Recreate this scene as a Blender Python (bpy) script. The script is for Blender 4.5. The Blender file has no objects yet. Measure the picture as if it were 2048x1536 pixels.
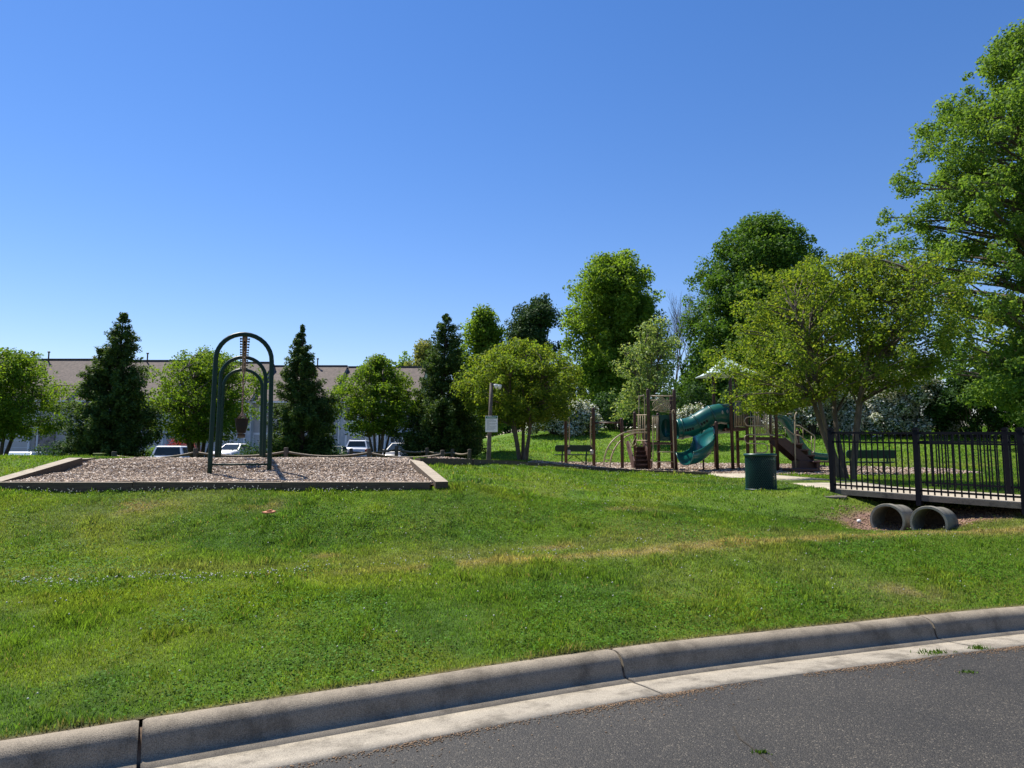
import bpy, math, random
import numpy as np
from mathutils import Vector, Matrix
rnd = random.Random(7)
RG = np.random.default_rng(11)
sc = bpy.context.scene
COL = sc.collection
PI = math.pi
# ------------------------------------------------------------ camera
F = 1380.0; HOR = 905.0; EYE = 1.6
PITCH = math.atan((HOR-768)/F)
cd = bpy.data.cameras.new("camera"); cam = bpy.data.objects.new("camera", cd); COL.objects.link(cam)
cam.location = (0, 0, EYE); cam.rotation_euler = (PI/2+PITCH, 0, 0)
cd.sensor_width = 36; cd.lens = F/2048*36; cd.clip_end = 3000; cd.clip_start = .05
sc.camera = cam
# ------------------------------------------------------------ sky and sun
SUN_EL, SUN_AZ = math.radians(57), math.radians(-45)     # azimuth from +Y towards +X: behind the place, to the left
w = bpy.data.worlds.new("World"); sc.world = w; w.use_nodes = True
nt = w.node_tree; nt.nodes.clear()
wo = nt.nodes.new('ShaderNodeOutputWorld'); bg = nt.nodes.new('ShaderNodeBackground')
sky = nt.nodes.new('ShaderNodeTexSky'); sky.sky_type = 'NISHITA'; sky.sun_disc = False
sky.sun_elevation = SUN_EL; sky.sun_rotation = SUN_AZ; sky.air_density = 1.15; sky.dust_density = .05; sky.ozone_density = 2.6
hs = nt.nodes.new('ShaderNodeHueSaturation'); hs.inputs['Saturation'].default_value = 1.27; hs.inputs['Value'].default_value = 1
nt.links.new(sky.outputs[0], hs.inputs['Color']); tn = nt.nodes.new('ShaderNodeMixRGB'); tn.blend_type = 'MULTIPLY'; tn.inputs[0].default_value = 1; tn.inputs[2].default_value = (1.04, .95, 1.13, 1)
nt.links.new(hs.outputs[0], tn.inputs[1]); nt.links.new(tn.outputs[0], bg.inputs[0])
bg.inputs[1].default_value = .066
nt.links.new(bg.outputs[0], wo.inputs[0])
sd = bpy.data.lights.new("sun", 'SUN'); sd.energy = 4.4; sd.angle = math.radians(.53); sd.color = (1, .945, .85)
so = bpy.data.objects.new("sun", sd); COL.objects.link(so)
sdir = Vector((math.sin(SUN_AZ)*math.cos(SUN_EL), math.cos(SUN_AZ)*math.cos(SUN_EL), math.sin(SUN_EL)))
so.rotation_euler = sdir.to_track_quat('Z', 'Y').to_euler(); so.location = (-30, 30, 60)
sc.view_settings.view_transform = 'Standard'; sc.view_settings.look = 'None'
sc.view_settings.exposure = .95; sc.view_settings.gamma = 1
sc.cycles.max_bounces = 6; sc.cycles.transparent_max_bounces = 4

def P(px, py, d):
    """photo pixel + depth along +Y -> world point"""
    a = (px-1024)/F; b = (768-py)/F
    y = math.cos(PITCH)-b*math.sin(PITCH); z = math.sin(PITCH)+b*math.cos(PITCH)
    k = d/y
    return Vector((a*k, d, EYE+z*k))

# ------------------------------------------------------------ helpers
def tag(o, label=None, cat=None, group=None, kind=None):
    if label: o['label'] = label
    if cat: o['category'] = cat
    if group: o['group'] = group
    if kind: o['kind'] = kind
    return o
def thing(name, label, cat, loc=(0, 0, 0), rz=0, group=None):
    o = bpy.data.objects.new(name, None); COL.objects.link(o); o.empty_display_size = .2
    o.location = loc; o.rotation_euler = (0, 0, rz)
    return tag(o, label, cat, group)
def npmesh(name, V, Fc, mat, parent=None, smooth=False, cols=None, fcount=4, midx=None):
    V = np.asarray(V, np.float32); Fc = np.asarray(Fc, np.int32)
    me = bpy.data.meshes.new(name)
    n = len(Fc)
    me.vertices.add(len(V)); me.vertices.foreach_set('co', V.ravel())
    me.loops.add(n*fcount); me.loops.foreach_set('vertex_index', Fc.ravel())
    me.polygons.add(n); me.polygons.foreach_set('loop_start', np.arange(0, n*fcount, fcount, dtype=np.int32))
    for m in (mat if isinstance(mat, (list, tuple)) else [mat]): me.materials.append(m)
    if midx is not None: me.polygons.foreach_set('material_index', np.asarray(midx, np.int32))
    if smooth: me.polygons.foreach_set('use_smooth', np.ones(n, bool))
    me.update(calc_edges=True)
    if cols is not None:
        a = me.color_attributes.new('Col', 'FLOAT_COLOR', 'POINT')
        c = np.ones((len(V), 4), np.float32); c[:, :3] = cols
        a.data.foreach_set('color', c.ravel())
    o = bpy.data.objects.new(name, me); COL.objects.link(o)
    if parent: o.parent = parent
    return o
def sub(o, lv=1):
    m = o.modifiers.new('s', 'SUBSURF'); m.levels = lv; m.render_levels = lv; return o

class MB:
    def __init__(s): s.v = []; s.f = []; s.mi = []; s.sm = []
    def add(s, vs, fs, mi=0, sm=False):
        k = len(s.v); s.v += [tuple(v) for v in vs]
        for f in fs: s.f.append([i+k for i in f]); s.mi.append(mi); s.sm.append(sm)
        return s
    def box(s, c, size, rz=0, mi=0, M=None, bev=0):
        hx, hy, hz = size[0]/2, size[1]/2, size[2]/2
        R = M if M is not None else Matrix.Rotation(rz, 3, 'Z')
        c = Vector(c)
        if bev <= 0:
            vs = [c+R@Vector((x*hx, y*hy, z*hz)) for z in (-1, 1) for x, y in ((-1, -1), (1, -1), (1, 1), (-1, 1))]
            return s.add(vs, [(3, 2, 1, 0), (4, 5, 6, 7), (0, 1, 5, 4), (1, 2, 6, 5), (2, 3, 7, 6), (3, 0, 4, 7)], mi)
        b = min(bev, hx*.9, hy*.9, hz*.9); rings = []
        for z, i in ((-hz, b), (-hz+b, 0), (hz-b, 0), (hz, b)):
            r = []
            for sx, sy in ((-1, -1), (1, -1), (1, 1), (-1, 1)):
                X, Y = hx-i, hy-i
                pts = [(sx*X, sy*(Y-b)), (sx*(X-b), sy*Y)]
                if sx*sy < 0: pts.reverse()
                r += pts
            # order ccw
            r.sort(key=lambda p: math.atan2(p[1]/hy, p[0]/hx))
            rings.append([c+R@Vector((x, y, z)) for x, y in r])
        vs = [p for r in rings for p in r]; n = 8
        fs = [tuple(range(n-1, -1, -1)), tuple(range(3*n, 4*n))]
        for k in range(3):
            for i in range(n): fs.append((k*n+i, k*n+(i+1) % n, (k+1)*n+(i+1) % n, (k+1)*n+i))
        return s.add(vs, fs, mi)
    def beam(s, a, b, wd, h, mi=0, up=(0, 0, 1)):
        a, b = Vector(a), Vector(b); d = (b-a); L = d.length; d.normalize()
        u = Vector(up); side = d.cross(u).normalized(); u2 = side.cross(d).normalized()
        M = Matrix((d, side, u2)).transposed()
        return s.box((a+b)/2, (L, wd, h), M=M, mi=mi)
    def tube(s, pts, r, n=8, mi=0, cap=True, closed=False):
        pts = [Vector(p) for p in pts]; m = len(pts)
        rs = r if isinstance(r, (list, tuple)) else [r]*m
        rings = []; prev = None
        for i, p in enumerate(pts):
            if closed: t = (pts[(i+1) % m]-pts[i-1])
            else: t = (pts[min(i+1, m-1)]-pts[max(i-1, 0)])
            t.normalize()
            if prev is None:
                a = Vector((0, 0, 1)) if abs(t.z) < .9 else Vector((1, 0, 0))
                prev = t.cross(a).normalized()
            u = (prev-t*prev.dot(t)).normalized(); prev = u; v = t.cross(u)
            rings += [p+(u*math.cos(2*PI*k/n)+v*math.sin(2*PI*k/n))*rs[i] for k in range(n)]
        fs = []
        for i in range(m if closed else m-1):
            j = (i+1) % m
            for k in range(n): fs.append((i*n+k, i*n+(k+1) % n, j*n+(k+1) % n, j*n+k))
        base = len(s.v); s.add(rings, fs, mi, True)
        if cap and not closed:
            s.f.append([base+k for k in range(n-1, -1, -1)]); s.mi.append(mi); s.sm.append(False)
            s.f.append([base+(m-1)*n+k for k in range(n)]); s.mi.append(mi); s.sm.append(False)
        return s
    def lathe(s, prof, c=(0, 0, 0), n=20, mi=0, sm=True, capb=True, capt=True):
        c = Vector(c); vs = []; fs = []
        for r, z in prof: vs += [c+Vector((r*math.cos(2*PI*k/n), r*math.sin(2*PI*k/n), z)) for k in range(n)]
        for i in range(len(prof)-1):
            for k in range(n): fs.append((i*n+k, i*n+(k+1) % n, (i+1)*n+(k+1) % n, (i+1)*n+k))
        b = len(s.v); s.add(vs, fs, mi, sm)
        if capb: s.f.append([b+k for k in range(n-1, -1, -1)]); s.mi.append(mi); s.sm.append(False)
        if capt: s.f.append([b+(len(prof)-1)*n+k for k in range(n)]); s.mi.append(mi); s.sm.append(False)
        return s
    def prism(s, poly, axis_o, ux, uy, th, mi=0):
        """polygon (2D) in plane ux,uy at axis_o, extruded +-th/2 along normal"""
        o, ux, uy = Vector(axis_o), Vector(ux).normalized(), Vector(uy).normalized(); nn = ux.cross(uy)
        n = len(poly)
        vs = [o+ux*x+uy*y-nn*th/2 for x, y in poly]+[o+ux*x+uy*y+nn*th/2 for x, y in poly]
        fs = [tuple(range(n-1, -1, -1)), tuple(range(n, 2*n))]+[(i, (i+1) % n, n+(i+1) % n, n+i) for i in range(n)]
        return s.add(vs, fs, mi)
    def build(s, name, mat, parent=None):
        me = bpy.data.meshes.new(name); me.from_pydata(s.v, [], s.f)
        for m in (mat if isinstance(mat, (list, tuple)) else [mat]): me.materials.append(m)
        me.polygons.foreach_set('material_index', s.mi); me.polygons.foreach_set('use_smooth', s.sm)
        me.update()
        o = bpy.data.objects.new(name, me); COL.objects.link(o)
        if parent: o.parent = parent
        return o
def copy_tree(o, parent=None):
    c = o.copy(); COL.objects.link(c)
    if parent: c.parent = parent
    for ch in list(o.children): copy_tree(ch, c)
    return c

# ------------------------------------------------------------ value noise (numpy)
_PT = RG.random((256, 256))
def vnoise(x, y, s=1.0, o=0):
    x = np.asarray(x, float)/s+o*17.3+1000; y = np.asarray(y, float)/s+o*9.1+1000
    xi = np.floor(x).astype(int); yi = np.floor(y).astype(int); fx = x-xi; fy = y-yi
    fx = fx*fx*(3-2*fx); fy = fy*fy*(3-2*fy)
    g = lambda a, b: _PT[a % 256, b % 256]
    return (g(xi, yi)*(1-fx)+g(xi+1, yi)*fx)*(1-fy)+(g(xi, yi+1)*(1-fx)+g(xi+1, yi+1)*fx)*fy
def fbm(x, y, s=1.0, o=0): return (vnoise(x, y, s, o)+.5*vnoise(x, y, s/2.1, o+1)+.25*vnoise(x, y, s/4.3, o+2))/1.75
def sstep(a, b, x):
    t = np.clip((np.asarray(x, float)-a)/(b-a), 0, 1); return t*t*(3-2*t)

# ------------------------------------------------------------ materials
def newmat(name):
    m = bpy.data.materials.new(name); m.use_nodes = True
    n = m.node_tree.nodes; l = m.node_tree.links
    b = n['Principled BSDF']; return m, n, l, b
def N(n, t, **k):
    x = n.new(t)
    for a, v in k.items(): setattr(x, a, v)
    return x
def ramp(n, stops):
    r = n.new('ShaderNodeValToRGB'); e = r.color_ramp.elements
    e[0].position = stops[0][0]; e[0].color = (*stops[0][1], 1)
    e[1].position = stops[-1][0]; e[1].color = (*stops[-1][1], 1)
    for p, c in stops[1:-1]: q = e.new(p); q.color = (*c, 1)
    return r
def simple(name, c, rough=.6, metal=0, var=.12, scale=4, bump=0, bscale=60, coat=0, spec=.5, stretch=None):
    m, n, l, b = newmat(name)
    tc = N(n, 'ShaderNodeTexCoord'); mp = N(n, 'ShaderNodeMapping'); l.new(tc.outputs['Object'], mp.inputs[0])
    if stretch: mp.inputs['Scale'].default_value = stretch
    no = N(n, 'ShaderNodeTexNoise'); no.inputs['Scale'].default_value = scale; no.inputs['Detail'].default_value = 6
    l.new(mp.outputs[0], no.inputs['Vector'])
    lo = tuple(max(0, x*(1-var)) for x in c); hi = tuple(min(1, x*(1+var)) for x in c)
    r = ramp(n, [(.3, lo), (.7, hi)]); l.new(no.outputs[0], r.inputs[0]); l.new(r.outputs[0], b.inputs['Base Color'])
    b.inputs['Roughness'].default_value = rough; b.inputs['Metallic'].default_value = metal
    b.inputs['Specular IOR Level'].default_value = spec
    if coat: b.inputs['Coat Weight'].default_value = coat; b.inputs['Coat Roughness'].default_value = .06
    if bump:
        n2 = N(n, 'ShaderNodeTexNoise'); n2.inputs['Scale'].default_value = bscale; n2.inputs['Detail'].default_value = 8
        l.new(mp.outputs[0], n2.inputs['Vector'])
        bp = N(n, 'ShaderNodeBump'); bp.inputs['Strength'].default_value = bump; bp.inputs['Distance'].default_value = .02
        l.new(n2.outputs[0], bp.inputs['Height']); l.new(bp.outputs[0], b.inputs['Normal'])
    return m
def leafmat(name, stops, trans=.4, tcol=1.5, rough=.65, spec=.12):
    """leaf colours vary per leaf and in soft patches; thin leaves let light through"""
    m, n, l, b = newmat(name)
    g = N(n, 'ShaderNodeNewGeometry'); tc = N(n, 'ShaderNodeTexCoord')
    no = N(n, 'ShaderNodeTexNoise'); no.inputs['Scale'].default_value = .9; l.new(tc.outputs['Object'], no.inputs['Vector'])
    mx = N(n, 'ShaderNodeMath', operation='MULTIPLY_ADD'); l.new(g.outputs['Random Per Island'], mx.inputs[0])
    mx.inputs[1].default_value = .65
    m2 = N(n, 'ShaderNodeMath', operation='MULTIPLY'); l.new(no.outputs[0], m2.inputs[0]); m2.inputs[1].default_value = .4
    l.new(m2.outputs[0], mx.inputs[2])
    stops = [(p_, tuple(min(.8, q*1.22) for q in c_)) for p_, c_ in stops]
    r = ramp(n, stops); l.new(mx.outputs[0], r.inputs[0])
    l.new(r.outputs[0], b.inputs['Base Color']); b.inputs['Roughness'].default_value = rough
    b.inputs['Specular IOR Level'].default_value = spec
    t = N(n, 'ShaderNodeBsdfTranslucent'); cm = N(n, 'ShaderNodeMixRGB', blend_type='MULTIPLY'); cm.inputs[0].default_value = 1
    l.new(r.outputs[0], cm.inputs[1]); cm.inputs[2].default_value = (tcol*1.5, tcol*1.4, tcol*.6, 1)
    l.new(cm.outputs[0], t.inputs[0])
    ms = N(n, 'ShaderNodeMixShader'); ms.inputs[0].default_value = trans
    l.new(b.outputs[0], ms.inputs[1]); l.new(t.outputs[0], ms.inputs[2])
    l.new(ms.outputs[0], n['Material Output'].inputs[0])
    return m
def colmat(name, trans=0, rough=.7, fine=0, bump=0):
    """base colour from the mesh's Col attribute (the plants' own colours), fine noise on top"""
    m, n, l, b = newmat(name)
    at = N(n, 'ShaderNodeVertexColor'); at.layer_name = 'Col'; src = at.outputs[0]
    if fine:
        tc = N(n, 'ShaderNodeTexCoord'); no = N(n, 'ShaderNodeTexNoise'); no.inputs['Scale'].default_value = 28; no.inputs['Detail'].default_value = 9
        no.inputs['Roughness'].default_value = .75
        l.new(tc.outputs['Object'], no.inputs['Vector'])
        r = ramp(n, [(.32, (1-fine,)*3), (.68, (1+fine,)*3)]); l.new(no.outputs[0], r.inputs[0])
        mx = N(n, 'ShaderNodeMixRGB', blend_type='MULTIPLY'); mx.inputs[0].default_value = 1
        l.new(src, mx.inputs[1]); l.new(r.outputs[0], mx.inputs[2]); src = mx.outputs[0]
        if bump:
            bp = N(n, 'ShaderNodeBump'); bp.inputs['Strength'].default_value = bump; bp.inputs['Distance'].default_value = .05
            l.new(no.outputs[0], bp.inputs['Height']); l.new(bp.outputs[0], b.inputs['Normal'])
    l.new(src, b.inputs['Base Color']); b.inputs['Roughness'].default_value = rough; b.inputs['Specular IOR Level'].default_value = .06
    if trans:
        t = N(n, 'ShaderNodeBsdfTranslucent'); cm = N(n, 'ShaderNodeMixRGB', blend_type='MULTIPLY'); cm.inputs[0].default_value = 1
        l.new(src, cm.inputs[1]); cm.inputs[2].default_value = (1.6, 1.6, .7, 1); l.new(cm.outputs[0], t.inputs[0])
        ms = N(n, 'ShaderNodeMixShader'); ms.inputs[0].default_value = trans
        l.new(b.outputs[0], ms.inputs[1]); l.new(t.outputs[0], ms.inputs[2]); l.new(ms.outputs[0], n['Material Output'].inputs[0])
    return m

M_GROUND = colmat('turf_soil', 0, .9, .45, .8)
M_BLADE = colmat('grass_blade', .38, .55)
M_CONC = None
def concrete(name, base, dark, speck=.5, sc_=9):
    m, n, l, b = newmat(name)
    tc = N(n, 'ShaderNodeTexCoord')
    a = N(n, 'ShaderNodeTexNoise'); a.inputs['Scale'].default_value = sc_*.35; a.inputs['Detail'].default_value = 10; a.inputs['Roughness'].default_value = .7
    l.new(tc.outputs['Object'], a.inputs['Vector'])
    r = ramp(n, [(.36, dark), (.5, base), (.68, tuple(x*1.18 for x in base))]); l.new(a.outputs[0], r.inputs[0])
    v = N(n, 'ShaderNodeTexNoise'); v.inputs['Scale'].default_value = 190; v.inputs['Detail'].default_value = 3
    l.new(tc.outputs['Object'], v.inputs['Vector'])
    r2 = ramp(n, [(.35, (1-speck*.8,)*3), (.52, (1, 1, 1)), (.7, (1+speck*.6,)*3)]); l.new(v.outputs[0], r2.inputs[0])
    mx = N(n, 'ShaderNodeMixRGB', blend_type='MULTIPLY'); mx.inputs[0].default_value = 1
    l.new(r.outputs[0], mx.inputs[1]); l.new(r2.outputs[0], mx.inputs[2]); l.new(mx.outputs[0], b.inputs['Base Color'])
    b.inputs['Roughness'].default_value = .85; b.inputs['Specular IOR Level'].default_value = .3
    bp = N(n, 'ShaderNodeBump'); bp.inputs['Strength'].default_value = .5; bp.inputs['Distance'].default_value = .006
    l.new(v.outputs[0], bp.inputs['Height']); l.new(bp.outputs[0], b.inputs['Normal'])
    return m
M_KERB = concrete('kerb_concrete', (.25, .21, .155), (.15, .125, .092))
M_GUTTER = concrete('gutter_concrete', (.30, .265, .21), (.17, .148, .115), .5, 12)
M_PATH = concrete('path_concrete', (.40, .35, .27), (.30, .26, .2), .2)
M_PIPE = concrete('pipe_concrete', (.23, .215, .175), (.13, .125, .10), .3, 14)
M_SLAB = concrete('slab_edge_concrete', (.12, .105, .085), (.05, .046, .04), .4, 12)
def asphalt():
    m, n, l, b = newmat('asphalt')
    tc = N(n, 'ShaderNodeTexCoord')
    v = N(n, 'ShaderNodeTexVoronoi'); v.inputs['Scale'].default_value = 140; l.new(tc.outputs['Object'], v.inputs['Vector'])
    s = N(n, 'ShaderNodeSeparateColor'); l.new(v.outputs['Color'], s.inputs[0])
    r = ramp(n, [(.0, (.015, .0135, .012)), (.5, (.030, .0275, .024)), (.83, (.050, .045, .038)), (.95, (.085, .074, .058)), (1, (.19, .165, .13))])
    l.new(s.outputs[0], r.inputs[0])
    a = N(n, 'ShaderNodeTexNoise'); a.inputs['Scale'].default_value = 1.3; a.inputs['Detail'].default_value = 8; l.new(tc.outputs['Object'], a.inputs['Vector'])
    r2 = ramp(n, [(.35, (.56,)*3), (.7, (.92, .90, .86))]); l.new(a.outputs[0], r2.inputs[0])
    mx = N(n, 'ShaderNodeMixRGB', blend_type='MULTIPLY'); mx.inputs[0].default_value = 1
    l.new(r.outputs[0], mx.inputs[1]); l.new(r2.outputs[0], mx.inputs[2]); l.new(mx.outputs[0], b.inputs['Base Color'])
    b.inputs['Roughness'].default_value = .75
    bp = N(n, 'ShaderNodeBump'); bp.inputs['Strength'].default_value = .7; bp.inputs['Distance'].default_value = .006
    l.new(v.outputs['Distance'], bp.inputs['Height']); bp.invert = True; l.new(bp.outputs[0], b.inputs['Normal'])
    return m
M_ASPH = asphalt()
def mulchmat(name, chips):
    m, n, l, b = newmat(name)
    if chips:
        g = N(n, 'ShaderNodeNewGeometry'); src = g.outputs['Random Per Island']
    else:
        tc = N(n, 'ShaderNodeTexCoord'); v = N(n, 'ShaderNodeTexVoronoi'); v.inputs['Scale'].default_value = 28
        l.new(tc.outputs['Object'], v.inputs['Vector']); s = N(n, 'ShaderNodeSeparateColor'); l.new(v.outputs['Color'], s.inputs[0]); src = s.outputs[0]
        bp = N(n, 'ShaderNodeBump'); bp.inputs['Strength'].default_value = 1; bp.inputs['Distance'].default_value = .02
        l.new(v.outputs['Distance'], bp.inputs['Height']); l.new(bp.outputs[0], b.inputs['Normal'])
    r = ramp(n, [(0, (.05, .032, .022)), (.12, (.16, .105, .07)), (.4, (.32, .225, .15)), (.7, (.44, .34, .255)), (.9, (.54, .465, .39)), (1, (.66, .6, .54))])
    l.new(src, r.inputs[0]); l.new(r.outputs[0], b.inputs['Base Color']); b.inputs['Roughness'].default_value = .85
    return m
M_MULCH = mulchmat('mulch_bed', False); M_CHIP = mulchmat('wood_chip', True)
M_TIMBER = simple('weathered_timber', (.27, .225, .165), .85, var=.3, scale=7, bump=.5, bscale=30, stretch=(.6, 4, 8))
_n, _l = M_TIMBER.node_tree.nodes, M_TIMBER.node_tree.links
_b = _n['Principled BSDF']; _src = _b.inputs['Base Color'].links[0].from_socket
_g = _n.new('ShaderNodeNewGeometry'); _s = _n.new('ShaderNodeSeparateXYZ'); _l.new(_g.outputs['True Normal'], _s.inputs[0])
_r = ramp(_n, [(.3, (.36, .31, .27)), (.8, (1.2, 1.2, 1.2))]); _l.new(_s.outputs[2], _r.inputs[0])   # lighter weathered tops; shade on the sides is painted into the colour
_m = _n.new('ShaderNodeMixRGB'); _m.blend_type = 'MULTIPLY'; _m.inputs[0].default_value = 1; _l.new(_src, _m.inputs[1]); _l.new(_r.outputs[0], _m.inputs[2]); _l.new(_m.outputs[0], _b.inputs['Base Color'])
M_BARK = simple('bark', (.09, .07, .052), .9, var=.45, scale=5, bump=.8, bscale=25, stretch=(2, 2, .6))
M_CRAPEBARK = simple('smooth_bark', (.10, .078, .055), .8, var=.4, scale=6, bump=.4, bscale=14, stretch=(2, 2, .5))
M_DKBARK = simple('dark_bark', (.07, .055, .045), .9, var=.3, scale=5, bump=.8, bscale=25, stretch=(2, 2, .6))
M_SWGREEN = simple('dark_green_powder_coat', (.003, .026, .018), .45, var=.1, bump=.05, spec=.25)
M_GALV = simple('galvanised_steel', (.35, .34, .32), .45, .8, var=.15)
M_CHAIN = simple('rusty_chain', (.19, .13, .1), .6, .5, var=.25, scale=20)
M_BLACK = simple('black_rubber', (.01, .01, .011), .6, var=.1, spec=.25)
M_BRPOST = simple('brown_powder_coat', (.068, .034, .026), .45, var=.12, bump=.04, spec=.3)
M_BRSTEP = simple('brown_step_coating', (.07, .03, .022), .6, var=.15, bump=.1)
M_BEIGE = simple('beige_powder_coat', (.40, .315, .2), .45, var=.08, spec=.3)
M_TEAL = simple('teal_plastic', (.004, .092, .072), .32, var=.12, scale=2, coat=.3)
M_TEAL2 = simple('dark_teal_plastic', (.004, .07, .055), .35, var=.12, scale=2, coat=.2)
M_CANOPY = simple('pale_canopy_plastic', (.55, .66, .62), .4, var=.06)
M_FENCE = simple('black_fence_paint', (.007, .007, .011), .55, var=.15, spec=.1)
M_BENCH = simple('green_bench_coating', (.004, .03, .022), .45, var=.15, spec=.3)
M_BIN = simple('dark_green_bin_coating', (.004, .032, .027), .4, var=.12, spec=.3)
M_WHITE = simple('white_sign_face', (.72, .72, .7), .5, var=.05)
M_SGREEN = simple('green_sign_band', (.008, .12, .045), .5, var=.05)
M_INK = simple('sign_lettering', (.2, .22, .22), .6, var=.05)
M_DIRT = simple('bare_clay', (.25, .15, .085), .95, var=.35, bump=.8, bscale=12)

# ------------------------------------------------------------ terrain
KX = [-160, -40, -12, -2.6, .8, 4.75, 9, 20, 45, 160]
KY = [-66, -13.5, -1.2, 3.64, 5.36, 6.72, 7.7, 9.5, 11.8, 15]
_kn = np.linspace(-160, 160, 3201); _ky = np.interp(_kn, KX, KY)
_kern = np.hanning(41); _kern /= _kern.sum()
_ky = np.convolve(np.pad(_ky, 20, 'edge'), _kern, 'valid')
def Yc(x): return np.interp(x, _kn, _ky)
ctrl = []
def cp(px, py, d): p = P(px, py, d); ctrl.append((p.x, p.y, p.z))
for x in (-30, -15, -8, -5, -2.6, -1, .8, 2.5, 4.75, 7, 10, 16, 30): ctrl.append((x, float(Yc(x)), .15))
ctrl += [(-4.8, 6.5, .375), (-2.15, 7.0, .39), (.2, 7.7, .456), (2.97, 8.6, .54), (5.4, 9.15, .60), (6.9, 9.2, .61), (8.5, 9.5, .62), (-9, 5.8, .38), (-14, 5, .36)]
ctrl += [(-4.8, 7.4, .40), (-2.15, 7.9, .41), (.2, 8.5, .47), (2.97, 9.3, .545), (4.2, 9.9, .52), (-9, 6.9, .42)]
ctrl += [(5.35, 10.15, .45), (5.75, 9.75, .455), (6.2, 9.6, .55), (5.9, 10.8, .56), (6.75, 9.95, .64), (6.7, 11.2, .66), (7.3, 10.3, .72), (7.6, 12, .76), (5.45, 11.75, .87), (5.7, 12.6, .94), (5.9, 14.3, .95), (7.6, 14.3, .95), (7.9, 17, .93), (4.9, 10.9, .66)]
for x in (-12, -7.64, -4.5, -1.04): ctrl.append((x, 10.2, 1.07)); ctrl.append((x, 8.7, .62))
for a in ((10, 940, 11.2), (100, 919, 12.2), (-250, 925, 12), (900, 965, 10.4), (920, 945, 11.8), (900, 930, 12.9), (940, 927, 13.4), (1010, 929, 15), (1100, 935, 18), (1190, 941, 21),
          (1300, 946, 22), (1420, 950, 22.2), (1000, 950, 12.5), (1000, 985, 10.3), (1100, 1040, 9.3), (1150, 965, 13), (1100, 1000, 10.5), (1300, 1000, 10.9), (1300, 970, 14), (1350, 1040, 9.6),
          (1500, 1010, 11.2), (1500, 1045, 9.9), (1522, 982, 13), (1500, 957, 17.5), (1580, 966, 14.3), (1655, 979, 12), (1650, 1005, 11.3), (1400, 958, 18),
          (1300, 941, 25), (1450, 940, 25), (1600, 943, 24), (1133, 931, 26), (1130, 929, 29), (1700, 952, 22), (1690, 962, 17.5), (1900, 950, 22), (2000, 975, 15), (2040, 960, 18),
          (1045, 921, 23), (981, 921, 24), (980, 905, 30), (1060, 900, 33), (1200, 905, 35), (1350, 905, 35), (1500, 905, 33), (1650, 900, 33), (1850, 905, 31), (2030, 905, 30), (2300, 905, 30),
          (1100, 866, 44), (1250, 864, 44), (1400, 860, 43), (1600, 858, 42), (1800, 864, 41), (2000, 862, 40), (2300, 860, 40), (950, 890, 44), (1010, 868, 48)): cp(*a)
ctrl += [(-7.6, 12.5, 1.45), (-5, 12.8, 1.45), (-2, 12.8, 1.42), (-5, 15, 1.45), (-8, 16, 1.42), (-3, 17, 1.38), (-6, 19, 1.36), (-12, 16, 1.38), (-14, 24, 1.0), (-6, 24, 1.15), (-1.5, 20, 1.3), (-22, 22, 1.0),
         (-28, 38, .25), (-18, 38, .25), (-8, 39, .3), (-30, 52, .85), (-18, 52, .85), (-8, 53, .9), (-30, 62, 1), (-10, 62, 1.0), (3, 62, 2.2), (20, 62, 3.2), (40, 60, 3.4), (-60, 62, 1), (-50, 38, .3), (-40, 15, .8), (80, 60, 3.5), (60, 30, 2.0), (40, 20, 1.2),
         (-1, 28, 1.15), (-3, 33, .8)]
CT = np.array(ctrl)
def _U(r2): return .5*r2*np.log(r2+1e-9)
_n = len(CT); _K = np.zeros((_n+3, _n+3))
_d2 = ((CT[:, None, :2]-CT[None, :, :2])**2).sum(-1)
_K[:_n, :_n] = _U(_d2)+np.eye(_n)*.25; _K[:_n, _n] = 1; _K[:_n, _n+1:] = CT[:, :2]; _K[_n, :_n] = 1; _K[_n+1:, :_n] = CT[:, :2].T
_W = np.linalg.solve(_K, np.r_[CT[:, 2], 0, 0, 0])
def _tps(x, y):
    sh = np.shape(x); x = np.ravel(x).astype(float); y = np.ravel(y).astype(float); out = np.empty(len(x))
    for i in range(0, len(x), 20000):
        a, b = x[i:i+20000], y[i:i+20000]
        r2 = (a[:, None]-CT[:, 0])**2+(b[:, None]-CT[:, 1])**2
        out[i:i+20000] = _U(r2)@_W[:_n]+_W[_n]+_W[_n+1]*a+_W[_n+2]*b
    return out.reshape(sh)
def H(x, y):
    x = np.asarray(x, float); y = np.asarray(y, float); s = y-Yc(x)
    xe = np.clip(x, -45, 60); ye = np.minimum(y, 62)
    z = _tps(xe, np.maximum(ye, Yc(xe)))
    z = np.clip(z, .1, 3.6)
    z = np.where(s < 3, np.maximum(z, .155+.03*np.clip(s, 0, 3)), z)
    e = sstep(0, .5, s); z = .152*(1-e)+z*e
    z = z+(fbm(x, y, 1.3, 3)-.5)*.05*sstep(.3, 2, s)
    return z
def Hs(x, y): return float(H(np.array([x]), np.array([y]))[0])

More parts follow.
